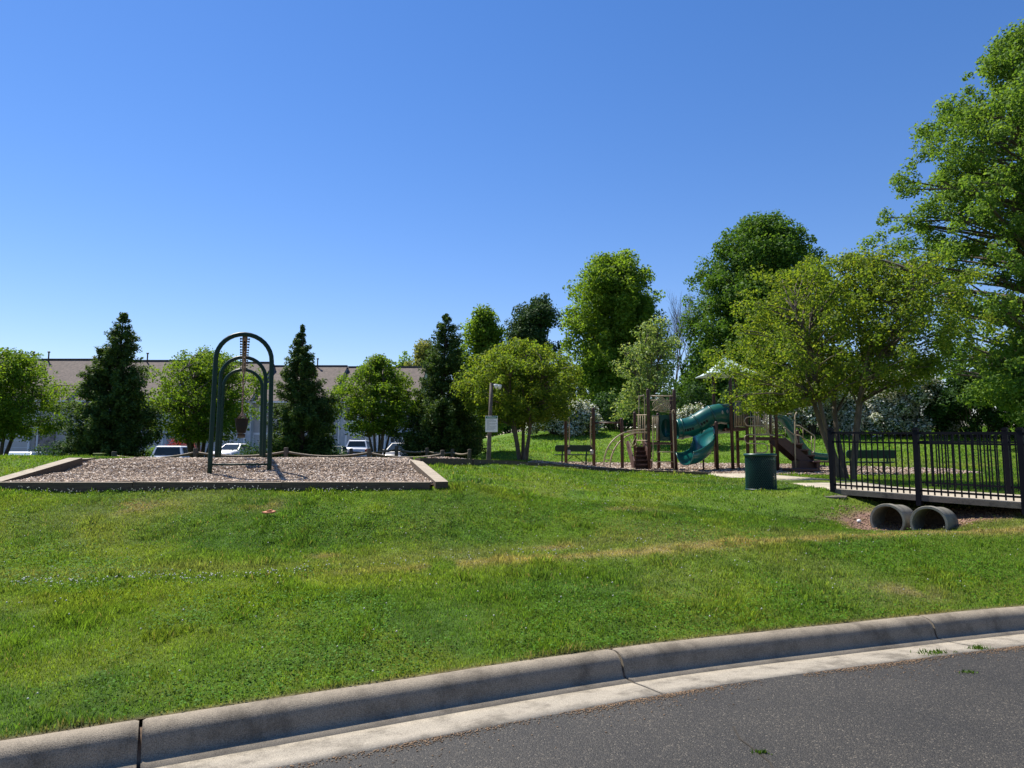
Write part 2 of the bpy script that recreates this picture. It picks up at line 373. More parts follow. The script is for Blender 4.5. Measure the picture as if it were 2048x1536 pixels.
YB = np.array([-20, 9.0, 10.0]); 
def shoulder(x): return np.interp(x, [-14, -9, -4.8, -2.15, .2, 2.97, 5.4, 6.9, 10], [4.9, 5.8, 6.5, 7.0, 7.7, 8.6, 9.15, 9.2, 9.6])
def grasscol(x, y):
    x = np.asarray(x, float); y = np.asarray(y, float)
    n1 = fbm(x, y, 1.6, 5); n2 = fbm(x, y, .55, 8); n3 = fbm(x, y, .22, 12); n4 = fbm(x, y, 3.5, 15)
    lush = np.array([.070, .128, .013]); dark = np.array([.044, .096, .014]); yel = np.array([.115, .158, .017]); straw = np.array([.21, .19, .065]); olive = np.array([.12, .145, .036]); dirt = np.array([.21, .145, .08])
    c = np.ones(x.shape+(3,))*lush
    def mix(c, t, col): t = np.clip(t, 0, 1)[..., None]; return c*(1-t)+col*t
    c = mix(c, sstep(.5, .68, n1)*.7, dark)
    c = mix(c, sstep(.52, .72, fbm(x, y, .8, 21))*.55, yel)
    c = mix(c, sstep(.55, .75, n4)*.5, olive)
    sh = y-shoulder(x)
    # mown yellowish-straw strip on the shoulder
    band = np.exp(-((sh+.02-(n1-.5)*.5)/.21)**2)*sstep(-3, 0, x)*sstep(.33, .5, n2+.14)
    c = mix(c, band*.95*sstep(.2, .55, n3+.2), straw)
    c = mix(c, np.exp(-((sh+.45)/.35)**2)*sstep(.42, .6, n1)*.8*sstep(2.5, -2, x), yel)
    c = mix(c, np.exp(-((sh-.5)/.3)**2)*.75*(y < 12), olive)
    # strip of leafy dark growth on the bank
    c = mix(c, np.exp(-((sh-1.6)/.6)**2)*sstep(.42, .6, n2)*.7*(y < 12), dark)
    far = sstep(24, 34, y); c = mix(c, far*.55, np.array([.085, .17, .02]))
    # worn spots
    for (bx, by, r) in ((3.9, 6.95, .35), (-5.2, 9.55, .5), (-3.4, 9.6, .35), (1.7, 10.1, .4), (-2.1, 7.95, .22), (.5, 8.3, .25)):
        c = mix(c, np.exp(-(((x-bx)/r)**2+((y-by)/(r*.5))**2))*.5*sstep(.35, .6, n3), dirt*1.1)
    cul = np.exp(-(((x-6.35)/1.6)**2+((y-10.6)/.75)**2)); c = mix(c, sstep(.25, .6, cul+(n2-.5)*.6), dirt*.95)
    c = mix(c, np.exp(-((y-Yc(x))/.05)**2)*.7, dirt*.7)
    c *= (1.2+.6*n3+.9*(fbm(x, y, .09, 91)-.38))[..., None]*np.array([1.27, 1.15, 1.6])
    return c
def cover(x, y):
    """how much living turf: 0 on beds, paths, clay"""
    x = np.asarray(x, float); y = np.asarray(y, float)
    k = (y-Yc(x) > .02)*1.0
    k *= 1-inbox(x, y)*1.0
    k *= 1-inbed(x, y)*1.0
    cul = np.exp(-(((x-6.35)/1.6)**2+((y-10.6)/.75)**2)); k *= 1-sstep(.3, .6, cul+(fbm(x, y, .55, 8)-.5)*.6)
    k *= 1-onpath(x, y)*1.0
    return k
BOXF, BOXB = 10.3, 18.4
def inbox(x, y):
    xl = -7.64-.12*(y-BOXF); xr = np.interp(y, [BOXF, 12.5, 18.4], [-1.04, -1.78, -2.6]); return (y > BOXF) & (y < BOXB) & (x > xl) & (x < xr)
BEDF = [P(835, 924, 12.4), P(940, 926, 13.2), P(1010, 928, 15), P(1100, 934, 18), P(1190, 940, 21), P(1300, 945, 22), P(1420, 949, 22.2)]
bfx = [p.x for p in BEDF]+[8.6, 12, 15.5]; bfy = [p.y for p in BEDF]+[22.6, 22.2, 22.5]
bbx = [BEDF[0].x, 0, 2, 6, 10, 15.5]; bby = [14.5, 19, 29.5, 30.5, 28, 24]
def inbed(x, y): return (x > bfx[0]) & (x < 15.4) & (y > np.interp(x, bfx, bfy)) & (y < np.interp(x, bbx, bby))
PL = [(5.5, 11.75), (5.76, 14.3), (6.03, 17.5), (6.26, 22.6)]
def onpath(x, y):
    xl = np.interp(y, [p[1] for p in PL], [p[0] for p in PL]); return (y > 11.7) & (y < 22.6) & (x > xl) & (x < xl+1.75)

# lawn sheet: rows follow the kerb, so its near edge is the kerb's back
sx = np.unique(np.r_[np.linspace(-160, -30, 27), np.linspace(-30, -9, 50), np.linspace(-9, 10, 240), np.linspace(10, 30, 50), np.linspace(30, 160, 27)])
ss = np.unique(np.r_[np.linspace(0, 9, 130), np.linspace(9, 24, 110), np.linspace(24, 62, 90), np.linspace(62, 140, 20), [200, 320, 600, 1200]])
GX, GS = np.meshgrid(sx, ss); GY = Yc(GX)+GS
GZ = H(GX, GY)
def gridmesh(name, X, Y, Z, mat, parent=None, cols=None, smooth=True):
    r, c = X.shape; V = np.stack([X, Y, Z], -1).reshape(-1, 3)
    i = np.arange(r*c).reshape(r, c)
    Fq = np.stack([i[:-1, :-1], i[:-1, 1:], i[1:, 1:], i[1:, :-1]], -1).reshape(-1, 4)
    return npmesh(name, V, Fq, mat, parent, smooth, None if cols is None else cols.reshape(-1, 3))
under = inbox(GX, GY) | inbed(GX, GY)
GZ2 = np.where(inbox(GX, GY), 1.0, GZ-inbed(GX, GY)*.05)
gridmesh('lawn', GX, GY, GZ2, M_GROUND, cols=grasscol(GX, GY)*.62)['kind'] = 'structure'

# ------------------------------------------------------------ kerb, gutter, road
def kerbstrip(prof, mat, name, joints=True, x0=-60, x1=60):
    vs, fs = [], []; xs = []
    # arc-length positions
    xx = np.linspace(x0, x1, 2400); yy = Yc(xx); L = np.r_[0, np.cumsum(np.hypot(np.diff(xx), np.diff(yy)))]
    xj = .73; lj = np.interp(xj, xx, L); seg = 3.07
    k0 = int(math.floor((0-lj)/seg)); mb = MB()
    k = k0
    while lj+k*seg < L[-1]:
        a = lj+k*seg; b = a+seg
        g = .009 if joints else 0
        st = np.linspace(max(a+g, 0), min(b-g, L[-1]), 13); st = np.r_[st[0], st[0]+.018, st[1:-1], st[-1]-.018, st[-1]]
        rings = []
        for s_ in st:
            x = float(np.interp(s_, L, xx)); y = float(np.interp(s_, L, yy))
            e = .05; tx, ty = 2*e, float(Yc(x+e)-Yc(x-e)); q = math.hypot(tx, ty); nx, ny = ty/q, -tx/q
            edge = min(s_-st[0], st[-1]-s_); drop = .007 if edge < 1e-6 and joints else 0
            wob = (float(vnoise(x, y, .5, 31))-.5)*.008
            for (o, z) in prof: rings.append((x+nx*-o, y+ny*-o, z-drop*(z > .02)+wob*(z > .02)))
        n = len(prof); f = []
        for i in range(len(st)-1):
            for j in range(n-1): f.append((i*n+j, i*n+j+1, (i+1)*n+j+1, (i+1)*n+j))
        f.append(tuple(range(n))); f.append(tuple((len(st)-1)*n+j for j in range(n-1, -1, -1)))
        mb.add(rings, f, 0, True); k += 1
    # flat-shade the end caps
    for i, fc in enumerate(mb.f):
        if len(fc) > 4: mb.sm[i] = False
    o = mb.build(name, mat); o['kind'] = 'structure'; return o
kp = [(0.08, -.15), (0.08, .128), (0.0, .152), (-.05, .160), (-.09, .157), (-.125, .143), (-.150, .118), (-.163, .085), (-.171, .050), (-.179, .018), (-.192, .003), (-.30, .000)]
kerbstrip(kp+[(-.30, -.15)], M_KERB, 'kerb')
kerbstrip([(-.302, -.15), (-.302, .0), (-.40, .010), (-.56, .028), (-.68, .036), (-.685, -.15)], M_GUTTER, 'gutter')
# soil under the joints
def ribbon(name, o0, o1, z, mat, zf=None, nx=600, x0=-60, x1=60, no=2):
    x = np.linspace(x0, x1, nx); e = .05; t = np.stack([np.full(nx, 2*e), Yc(x+e)-Yc(x-e)], -1); t /= np.linalg.norm(t, axis=1)[:, None]
    o = np.linspace(o0, o1, no)[:, None]
    X = x[None]+t[None, :, 1]*-o; Y = Yc(x)[None]-t[None, :, 0]*-o
    Z = np.full(X.shape, float(z)) if zf is None else zf(X, Y, o+0*X)
    ob = gridmesh(name, X, Y, Z, mat, smooth=False); ob['kind'] = 'structure'; return ob
M_JOINT = simple('joint_soil', (.09, .06, .04), .95, var=.4, scale=30)
ribbon('joint_soil', -.01, -.58, -.01, M_JOINT, lambda X, Y, o: np.interp(-o, [0, .12, .19, .24, .3, .6], [.12, .10, .0, -.05, -.05, -.02]), no=14)
# asphalt with a ragged edge against the gutter
nx = 2400
ribbon('road', -.665, -16, .03, M_ASPH, lambda X, Y, o: .034+.004*vnoise(X, Y, .7, 41)-.0*o, nx=nx, no=40)
x = np.array([[-160, 160], [-160, 160.]]); 
bk = MB(); bk.add([(-200, -120, -.05), (200, -120, -.05), (200, 16, -.05), (-200, 16, -.05)], [(0, 1, 2, 3)])
gb = bk.build('ground_behind', simple('far_turf', (.06, .12, .02), .9, var=.3)); gb['kind'] = 'structure'
# grit and dead clippings lying along the gutter's edge
def flakes(n, px, py, pz, L, Wd, Hh, flat=.35):
    a = RG.random(n)*2*PI; t = (RG.random(n)-.5)*2*flat
    ux = np.stack([np.cos(a)*np.cos(t), np.sin(a)*np.cos(t), np.sin(t)], -1)
    r = (RG.random(n)-.5)*2*flat
    uy = np.stack([-np.sin(a), np.cos(a), 0*a], -1); uz = np.cross(ux, uy); uy2 = uy*np.cos(r)[:, None]+uz*np.sin(r)[:, None]; uz = np.cross(ux, uy2)
    c = np.stack([px, py, pz], -1)
    L = (L*(.5+RG.random(n)))[:, None]/2; Wd = (Wd*(.5+RG.random(n)))[:, None]/2; Hh = Hh/2
    V = []
    for sz in (-1, 1):
        for a_, b_ in ((-1, -1), (1, -1), (1, 1), (-1, 1)): V.append(c+ux*L*a_*(1-.25*(b_ > 0))+uy2*Wd*b_+uz*Hh*sz)
    V = np.stack(V, 1).reshape(-1, 3)
    q = np.array([(3, 2, 1, 0), (4, 5, 6, 7), (0, 1, 5, 4), (1, 2, 6, 5), (2, 3, 7, 6), (3, 0, 4, 7)])
    return V, (q[None]+8*np.arange(n)[:, None, None]).reshape(-1, 4)
n = 9000; x = RG.uniform(-4, 8, n); off = -.68-np.abs(RG.normal(0, .035, n))*(1+3*(RG.random(n) < .15)); keep = vnoise(x, x*0, .35, 51)+RG.random(n)*.5 > .62
x = x[keep]; off = off[keep]; n = len(x)
sl = (Yc(x+.05)-Yc(x-.05))/.1; q = np.sqrt(1+sl**2)
V, Fq = flakes(n, x+sl/q*-off, Yc(x)-(-off)/q, np.full(n, .039), .011, .004, .0025, .3)
M_LITTER = simple('dry_litter', (.2, .13, .075), .95, var=.4, scale=40)
tag(npmesh('leaf_litter', V, Fq, M_LITTER), 'brown dry clippings and grit along the edge between gutter and asphalt', 'litter', kind='stuff')

# ------------------------------------------------------------ swing bed, play bed (wood chips) and timber edging
def bedZ(x, y): return H(x, y)+.015
def swingZ(x, y):
    z = np.interp(y, [10.3, 10.5, 11.7, 12.5, 13.2, 15, 18.4], [1.14, 1.15, 1.25, 1.405, 1.455, 1.46, 1.40])
    return z+(fbm(x, y, .6, 61)-.5)*.05
tt = np.linspace(0, 1, 70)[None]; yy = np.linspace(BOXF+.03, BOXB-.02, 90)[:, None]
XL = -7.64-.12*(yy-BOXF)+.04; XR = np.interp(yy, [BOXF, 12.5, 18.4], [-1.04, -1.78, -2.6])-.04
X = XL+(XR-XL)*tt; Y = yy+0*tt
gridmesh('swing_bed_mulch', X, Y, swingZ(X, Y), M_MULCH)['kind'] = 'structure'
XX = np.linspace(bfx[0], 15.3, 140)[None]; t = np.linspace(0, 1, 60)[:, None]
YF = np.interp(XX, bfx, bfy); YBk = np.interp(XX, bbx, bby); Y = YF+(YBk-YF)*t; X = XX+0*t
gridmesh('play_bed_mulch', X, Y, bedZ(X, Y), M_MULCH)['kind'] = 'structure'
n = 80000; y = BOXF+.08+(RG.random(n)**1.5)*6; x = RG.uniform(-8.4, -1, n); k = inbox(x, y) & inbox(x+.09, y) & inbox(x-.09, y); x, y = x[k], y[k]
V1, F1 = flakes(len(x), x, y, swingZ(x, y)+.008+RG.random(len(x))*.018, .040, .016, .006, .45)
tag(npmesh('wood_chips', V1, F1, M_CHIP), 'loose pale wood chips covering the timber edged swing bed', 'wood chips', kind='stuff')
n = 50000; x = RG.uniform(-2, 15.3, n); y = RG.uniform(12.4, 30, n); k = inbed(x, y); x, y = x[k], y[k]
V1, F1 = flakes(len(x), x, y, bedZ(x, y)+.01+RG.random(len(x))*.02, .07, .032, .010, .45)
tag(npmesh('wood_chips', V1, F1, M_CHIP), 'loose brown wood chips spread under the play structure', 'wood chips', kind='stuff')

def timber(label, pts, wd=.15, h=.14, group='landscape timbers edging the play beds', cover_z=None):
    r = thing('timber_edging', label, 'timber edging', tuple(pts[0]), 0, group)
    o0 = Vector(pts[0])
    for i, (a, b) in enumerate(zip(pts[:-1], pts[1:])):
        a, b = Vector(a), Vector(b); L = (b-a).length; k = max(1, round(L/2.4))
        for j in range(k):
            p = a+(b-a)*(j/k); q = a+(b-a)*((j+1)/k); d = (q-p).normalized()
            mb = MB(); mb.beam(p-o0+d*.004+Vector((0, 0, rnd.uniform(-.006, .006))), q-o0-d*.004+Vector((0, 0, rnd.uniform(-.006, .006))), wd, h)
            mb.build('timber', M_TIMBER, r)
    return r
TZ = 1.17
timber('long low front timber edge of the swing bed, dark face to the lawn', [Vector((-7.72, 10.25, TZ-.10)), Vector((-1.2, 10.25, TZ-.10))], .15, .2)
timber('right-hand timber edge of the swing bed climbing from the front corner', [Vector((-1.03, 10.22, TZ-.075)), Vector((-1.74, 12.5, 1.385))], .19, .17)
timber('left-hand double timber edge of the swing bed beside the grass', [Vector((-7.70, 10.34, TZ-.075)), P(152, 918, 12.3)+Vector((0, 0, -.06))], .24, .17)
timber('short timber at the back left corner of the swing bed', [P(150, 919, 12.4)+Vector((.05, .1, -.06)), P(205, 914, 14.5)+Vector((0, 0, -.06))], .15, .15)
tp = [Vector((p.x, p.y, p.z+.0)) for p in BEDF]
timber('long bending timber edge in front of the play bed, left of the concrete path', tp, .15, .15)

# ------------------------------------------------------------ concrete path and bridge deck
def pathZ(x, y): return H(x, y)+.03
yy = np.linspace(11.6, 22.6, 40)[:, None]; xl = np.interp(yy, [p[1] for p in PL], [p[0] for p in PL]); u = np.linspace(0, 1, 8)[None]
tq = (yy-11.6)/11.0; Y = (11.97+1.1*u)*(1-tq)+22.6*tq; xl = np.interp(Y, [p[1] for p in PL], [p[0] for p in PL]); X = xl+(1.46+.3*np.clip(tq*4, 0, 1))*u
pz = np.interp(Y, [11.6, 12.6, 14.3, 17.5, 22.6], [.978, .978, .97, .95, .925])
npv = gridmesh('path', X, Y, pz, M_PATH, smooth=False); npv['kind'] = 'structure'
mod = npv.modifiers.new('t', 'SOLIDIFY'); mod.thickness = .09; mod.offset = -1
FD = Vector((.59, -.81, 0)).normalized(); FN = Vector((.81, .59, 0)).normalized()
P1 = Vector((5.53, 12.0, 0)); PN = 1.39
def deckz(t): return .975-.03*t      # falls towards the street
mb = MB()
a = P1+FN*.06-FD*.35; prof = []
Lb = 9.0
vs = []
for t in (0, Lb):
    z = deckz(t/1.0*.9)
    for off in (-.02, 1.8):
        for dz in (-.085, 0): vs.append(tuple(P1+FN*off+FD*(t-.0)+Vector((0, 0, z+dz))))
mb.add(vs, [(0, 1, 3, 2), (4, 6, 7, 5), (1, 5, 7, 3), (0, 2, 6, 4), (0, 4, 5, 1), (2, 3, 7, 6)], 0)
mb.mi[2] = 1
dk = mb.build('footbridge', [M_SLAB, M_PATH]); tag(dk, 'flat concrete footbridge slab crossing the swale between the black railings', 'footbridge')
# little broken slab at the end of the deck, by the first post
mb = MB(); mb.prism([(-.2, -.1), (.12, -.14), (.22, .02), (.05, .13), (-.17, .1)], (5.42, 11.72, .84), (1, 0, 0), (0, 1, .1), .07)
tag(mb.build('broken_slab', M_SLAB), 'broken flat concrete lump in the clay beside the first railing post', 'concrete lump')

# ------------------------------------------------------------ black railings
def railing(name_label, p0, n_pan, z0, slope, group='railings of the footbridge', toph=.965, skip_last=False):
    r = thing('metal_railing', name_label, 'railing', (p0.x, p0.y, z0), 0, group)
    def zz(t): return slope*t
    L = PN*n_pan
    for k in range(n_pan+1):
        t = k*PN; c = FD*t; z = zz(t)
        mb = MB(); mb.box(c+Vector((0, 0, z+.425)), (.075, .075, 1.17), rz=math.atan2(FD.y, FD.x))
        po = mb.build('post', M_FENCE, r)
        mb = MB(); mb.box(c+Vector((0, 0, z+1.024)), (.092, .092, .024), rz=math.atan2(FD.y, FD.x)); mb.box(c+Vector((0, 0, z+1.045)), (.06, .06, .02), rz=math.atan2(FD.y, FD.x))
        mb.build('cap', M_FENCE, po)
    for k in range(n_pan):
        a = k*PN+.04; b = (k+1)*PN-.04
        for h, th in ((toph, .035), (toph-.155, .03), (.075, .03)):
            mb = MB(); mb.beam(FD*a+Vector((0, 0, zz(a)+h)), FD*b+Vector((0, 0, zz(b)+h)), .032, th)
            mb.build('rail', M_FENCE, r)
        for j in range(13):
            t = a+(b-a)*(j+1)/14; mb = MB()
            mb.box(FD*t+Vector((0, 0, zz(t)+.48)), (.018, .018, .93), rz=math.atan2(FD.y, FD.x)); mb.build('picket', M_FENCE, r)
    return r
railing('near black metal railing of the footbridge, above the two concrete pipes', P1, 4, .975, -.027)
B1 = P1+FN*1.8+FD*.61; railing('far black metal railing of the footbridge, seen through the near one', B1, 3, .99, -.022)

# ------------------------------------------------------------ culvert pipes
def pipe(label, c, tilt=-.04):
    ax = Vector((.72, .69, tilt)).normalized(); up = Vector((0, 0, 1)); sd_ = ax.cross(up).normalized(); u2 = sd_.cross(ax)
    mb = MB(); n = 36
    prof = [(.203, .6), (.203, .02), (.208, .0), (.238, .0), (.244, .02), (.244, .13), (.229, .16), (.222, .6)]
    vs = []
    for r, t in prof:
        for k in range(n):
            a = 2*PI*k/n; vs.append(ax*t+(sd_*math.cos(a)+u2*math.sin(a))*r)
    m_ = len(prof); fs = []
    for i in range(m_):
        j = (i+1) % m_
        for k in range(n): fs.append((i*n+k, i*n+(k+1) % n, j*n+(k+1) % n, j*n+k))
    mb.add(vs, fs, 0, True)
    # dark disc closing the bore far inside
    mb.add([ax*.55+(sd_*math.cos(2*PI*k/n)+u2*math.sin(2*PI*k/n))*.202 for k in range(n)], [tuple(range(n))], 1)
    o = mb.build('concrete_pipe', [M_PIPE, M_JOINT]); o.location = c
    em = o.modifiers.new('e', 'EDGE_SPLIT'); em.split_angle = math.radians(35)
    tag(o, label, 'pipe', 'culvert pipes under the footbridge'); return o
pipe('round grey concrete culvert pipe left of the middle railing post', P(1774, 1041, 10.25))
pipe('round grey concrete culvert pipe right of the middle railing post', P(1857, 1047, 9.85))

# ------------------------------------------------------------ swing set
def swing_x(px, d): return (px-1024)/F*d/math.cos(0)
SROT = math.atan(.3915); SX = -4.58; SW = .445; SR = .039
ys = [11.7, 14.8, 17.2]; ztop = 3.62
sw = thing('swing_set', 'tall dark green swing frame of three round arches on the wood chips', 'swing frame', (SX, 11.7, 1.25), SROT)
def arch_pts(y, lean=0):
    pts = []; zs = ztop-SW
    zg = float(swingZ(np.array([SX]), np.array([11.7+(y-11.7)*math.cos(SROT)]))[0])-.2
    for z in np.linspace(zg, zs, 6): pts.append((-SW-(zs-z)*.012, y, z))
    for k in range(1, 16): a = PI-k*PI/16; pts.append((SW*math.cos(a), y, zs+SW*math.sin(a)))
    for z in np.linspace(zs, zg, 6): pts.append((SW+(zs-z)*.012, y, z))
    return [Vector((p[0], p[1]-11.7, p[2]-1.25)) for p in pts]
for y in ys:
    mb = MB(); mb.tube(arch_pts(y), SR, 14); mb.build('arch', M_SWGREEN, sw)
mb = MB(); mb.tube([(-SW, 0, .15), (SW, 0, .15)], .017, 8); mb.build('cross_bar', M_SWGREEN, sw)
zb = ztop-1.25-.045
mb = MB(); mb.tube([(0, .04, zb), (0, 5.46, zb)], .043, 12); mb.build('top_beam', M_CHAIN, sw)
hang = [11.95, 12.25, 12.6, 12.95, 13.35, 13.7, 14.05, 14.4, 15.0, 15.45, 15.85, 16.45]
for y in hang:
    mb = MB(); mb.box((0, y-11.7, zb), (.135, .03, .016)); mb.box((0, y-11.7, zb-.055), (.04, .03, .04))
    for s in (-1, 1): mb.lathe([(.012, -.016), (.012, .016)], (s*.07, y-11.7, zb), 8)
    mb.build('clamp', M_BLACK, sw)
def swing(label, y0, y1, zseat, bucket):
    zg = ztop-.15
    ym_ = (y0+y1)/2-11.7; t = thing('swing', label, 'swing', (SX-ym_*math.sin(SROT), 11.7+ym_*math.cos(SROT), zseat), SROT, 'swings hanging from the arched frame')
    hw = .13 if bucket else .2
    for s, yy_ in ((-1, y0), (1, y1)):
        a = Vector((0, yy_-(y0+y1)/2, zg-zseat)); b = Vector((0, s*hw*1.25, .25 if bucket else .05))
        mb = MB(); L = (b-a).length; nlk = int(L/.045); d = (b-a).normalized()
        for i in range(nlk):
            c = a+d*(i+.5)*L/nlk; u = Vector((1, 0, 0)) if i % 2 else d.cross(Vector((1, 0, 0))).normalized()
            ring = [c+d*.03*math.cos(q)+u*.0125*math.sin(q) for q in [2*PI*k/8 for k in range(8)]]
            mb.tube(ring, .0045, 4, closed=True)
        mb.build('chain', M_CHAIN, t)
        if bucket:
            mb = MB(); mb.tube([b, (-.09, s*hw, .12)], .006, 5); mb.tube([b, (.09, s*hw, .12)], .006, 5); mb.build('hanger', M_CHAIN, t)
    mb = MB()
    if bucket:
        def rr(z, ax, ay): return [Vector((ax*math.copysign(abs(math.cos(q))**.6, math.cos(q)), ay*math.copysign(abs(math.sin(q))**.6, math.sin(q)), z)) for q in [2*PI*k/16 for k in range(16)]]
        rr0 = rr; rr = lambda z, a_, b_: rr0(z, a_*.82, b_*.82)
        rings = [rr(-.13, .05, .06), rr(-.12, .09, .1), rr(0, .125, .135), rr(.12, .145, .15), rr(.13, .155, .16), rr(.12, .13, .135), rr(0, .11, .12), rr(-.09, .07, .08)]
        vs = [p for r_ in rings for p in r_]; fs = []
        for i in range(len(rings)-1):
            for k in range(16): fs.append((i*16+k, i*16+(k+1) % 16, (i+1)*16+(k+1) % 16, (i+1)*16+k))
        fs.append(tuple(range(15, -1, -1))); fs.append(tuple(range(7*16, 8*16)))
        mb.add(vs, fs, 0, True)
    else:
        vs = []
        for i in range(9):
            v = -1+i/4; z = .05*v*v-.02
            for x_, dz in ((-.08, 0), (.08, 0), (.08, -.014), (-.08, -.014)): vs.append((x_, v*hw, z+dz))
        fs = [(i*4+k, i*4+(k+1) % 4, (i+1)*4+(k+1) % 4, (i+1)*4+k) for i in range(8) for k in range(4)]+[(3, 2, 1, 0), (32, 33, 34, 35)]
        mb.add(vs, fs, 0, False)
    mb.build('seat', M_BLACK, t)
swing('black bucket swing hanging in the nearest bay, closest to the front arch', 12.25, 12.95, 2.08, True)
swing('black bucket swing hanging in the nearest bay, just before the middle arch', 13.35, 14.05, 2.10, True)
swing('black belt swing hanging just behind the middle arch', 15.0, 15.45, 1.97, False)
swing('black belt swing hanging furthest back, before the last arch', 15.85, 16.45, 1.97, False)

# ------------------------------------------------------------ low log-and-rope fence behind the bed
M_DPOST = simple('dark_weathered_post', (.07, .058, .045), .9, var=.3)
def ropefence(label, pts, sag=.11):
    r = thing('rope_fence', label, 'low fence', tuple(pts[0]), 0, 'low fences behind the swing bed')
    o0 = pts[0]
    for p in pts:
        mb = MB(); mb.lathe([(.06, -.5), (.06, .10), (.052, .12), (.0, .125)], p-o0, 10, capt=False); mb.build('post', M_DPOST, r)
    for a, b in zip(pts[:-1], pts[1:]):
        a2, b2 = a-o0, b-o0; mb = MB()
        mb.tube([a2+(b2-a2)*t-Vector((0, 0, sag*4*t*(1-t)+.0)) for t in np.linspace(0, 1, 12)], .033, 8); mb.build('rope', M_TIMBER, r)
    return r
ropefence('low fence of short posts and thick sagging rails along the back of the swing bed', [P(228, 912, 18.6), P(391, 905, 18.6), P(572, 904, 18.6), P(738, 906, 18.8), P(885, 909, 19)])
ropefence('second low fence of posts and sagging rails, further back beside the cars', [P(702, 904, 23), P(793, 899, 23), P(854, 903, 23), P(905, 905, 23), P(939, 906, 22)], .06)

# ------------------------------------------------------------ light pole with sign
LP = P(977, 922, 19.5)
t = thing('light_pole', 'weathered wooden pole with a small floodlight at its top', 'light pole', tuple(LP))
tp_ = P(983, 766, 19.5)-LP
mb = MB(); mb.tube([(0, 0, -.3), (0, 0, 0), tp_*.5, tp_], [.07, .068, .058, .05], 10); mb.build('pole', simple('weathered_pole', (.10, .08, .065), .85, var=.3, scale=6, bump=.4), t)
mb = MB(); mb.tube([tp_-Vector((0, 0, .06)), tp_+Vector((.1, -.05, -.05))], .02, 6); mb.build('bracket', M_GALV, t)
mb = MB()
for k in (0, 1): mb.lathe([(.03, -.06), (.055, 0), (.06, .05), (.05, .06)], tp_+Vector((.13+k*.1, -.05, -.1-k*.02)), 10)
mb.build('floodlight', M_WHITE, t)
def text_mesh(name, s, size, mat, parent, loc, align='CENTER'):
    cu = bpy.data.curves.new(name, 'FONT'); cu.body = s; cu.size = size; cu.align_x = align; cu.extrude = .0008
    o = bpy.data.objects.new(name, cu); COL.objects.link(o)
    dg = bpy.context.evaluated_depsgraph_get(); me = bpy.data.meshes.new_from_object(o.evaluated_get(dg))
    bpy.data.objects.remove(o); o = bpy.data.objects.new(name, me); COL.objects.link(o); me.materials.clear(); me.materials.append(mat)
    o.parent = parent; o.location = loc; o.rotation_euler = (PI/2, 0, 0); return o
SG = P(983, 848, 19.38)
sg = thing('notice_sign', 'white rules notice with a green heading fixed to the wooden pole', 'sign', tuple(SG)); sg.scale = (.82, .82, .82)
mb = MB(); mb.box((0, 0, 0), (.42, .012, .55), bev=.004); mb.build('board', M_WHITE, sg)
mb = MB(); mb.box((0, -.0085, .225), (.39, .003, .075)); mb.build('heading_band', M_SGREEN, sg)
mb = MB()
for k, wd in enumerate((.24, .31, .30, .05, .31, .29, .06, .30, .31, .27, .3, .22)):
    z = .145-k*.031; x0 = -.16; xx_ = x0
    while xx_ < x0+wd:
        L = rnd.uniform(.015, .045); mb.box((xx_+L/2, -.0085, z), (L, .003, .011)); xx_ += L+.009
mb.build('lettering', M_INK, sg)
mb = MB(); x_ = -.15
while x_ < .14: L = rnd.uniform(.015, .022); mb.box((x_+L/2, -.0115, .225), (L, .003, .018)); x_ += L+.008
mb.build('heading_lettering', M_WHITE, sg)

# ------------------------------------------------------------ litter bin
M_BINM = simple('green_mesh_coating', (.005, .048, .04), .35, var=.1)
BN = P(1522.5, 981, 13.0)
t = thing('litter_bin', 'round dark green perforated metal litter bin standing on the lawn by the path', 'litter bin', tuple(BN))
mb = MB(); Rb = .272; Hb = .69
mb.lathe([(Rb-.045, 0), (Rb-.045, .03), (Rb-.045, Hb-.05)], (0, 0, 0), 40, capt=False); mb.build('liner', M_BLACK, t)
mb = MB()
for k in range(44):      # expanded-metal diamonds: two families of slanted straps
    for s in (-1, 1):
        pts = [(Rb*math.cos(a), Rb*math.sin(a), .03+i*(Hb-.09)/14) for i, a in [(i, 2*PI*k/44+s*i*.105) for i in range(15)]]
        mb.tube(pts, .0055, 4, cap=False)
mb.build('mesh_wall', M_BINM, t)
mb = MB(); ring = [(Rb*math.cos(2*PI*k/40), Rb*math.sin(2*PI*k/40), Hb-.03) for k in range(40)]; mb.tube(ring, .028, 8, closed=True); mb.build('rim', M_BINM, t)
mb = MB(); ring = [(Rb*math.cos(2*PI*k/40), Rb*math.sin(2*PI*k/40), .02) for k in range(40)]; mb.tube(ring, .02, 8, closed=True); mb.build('base_ring', M_BIN, t)

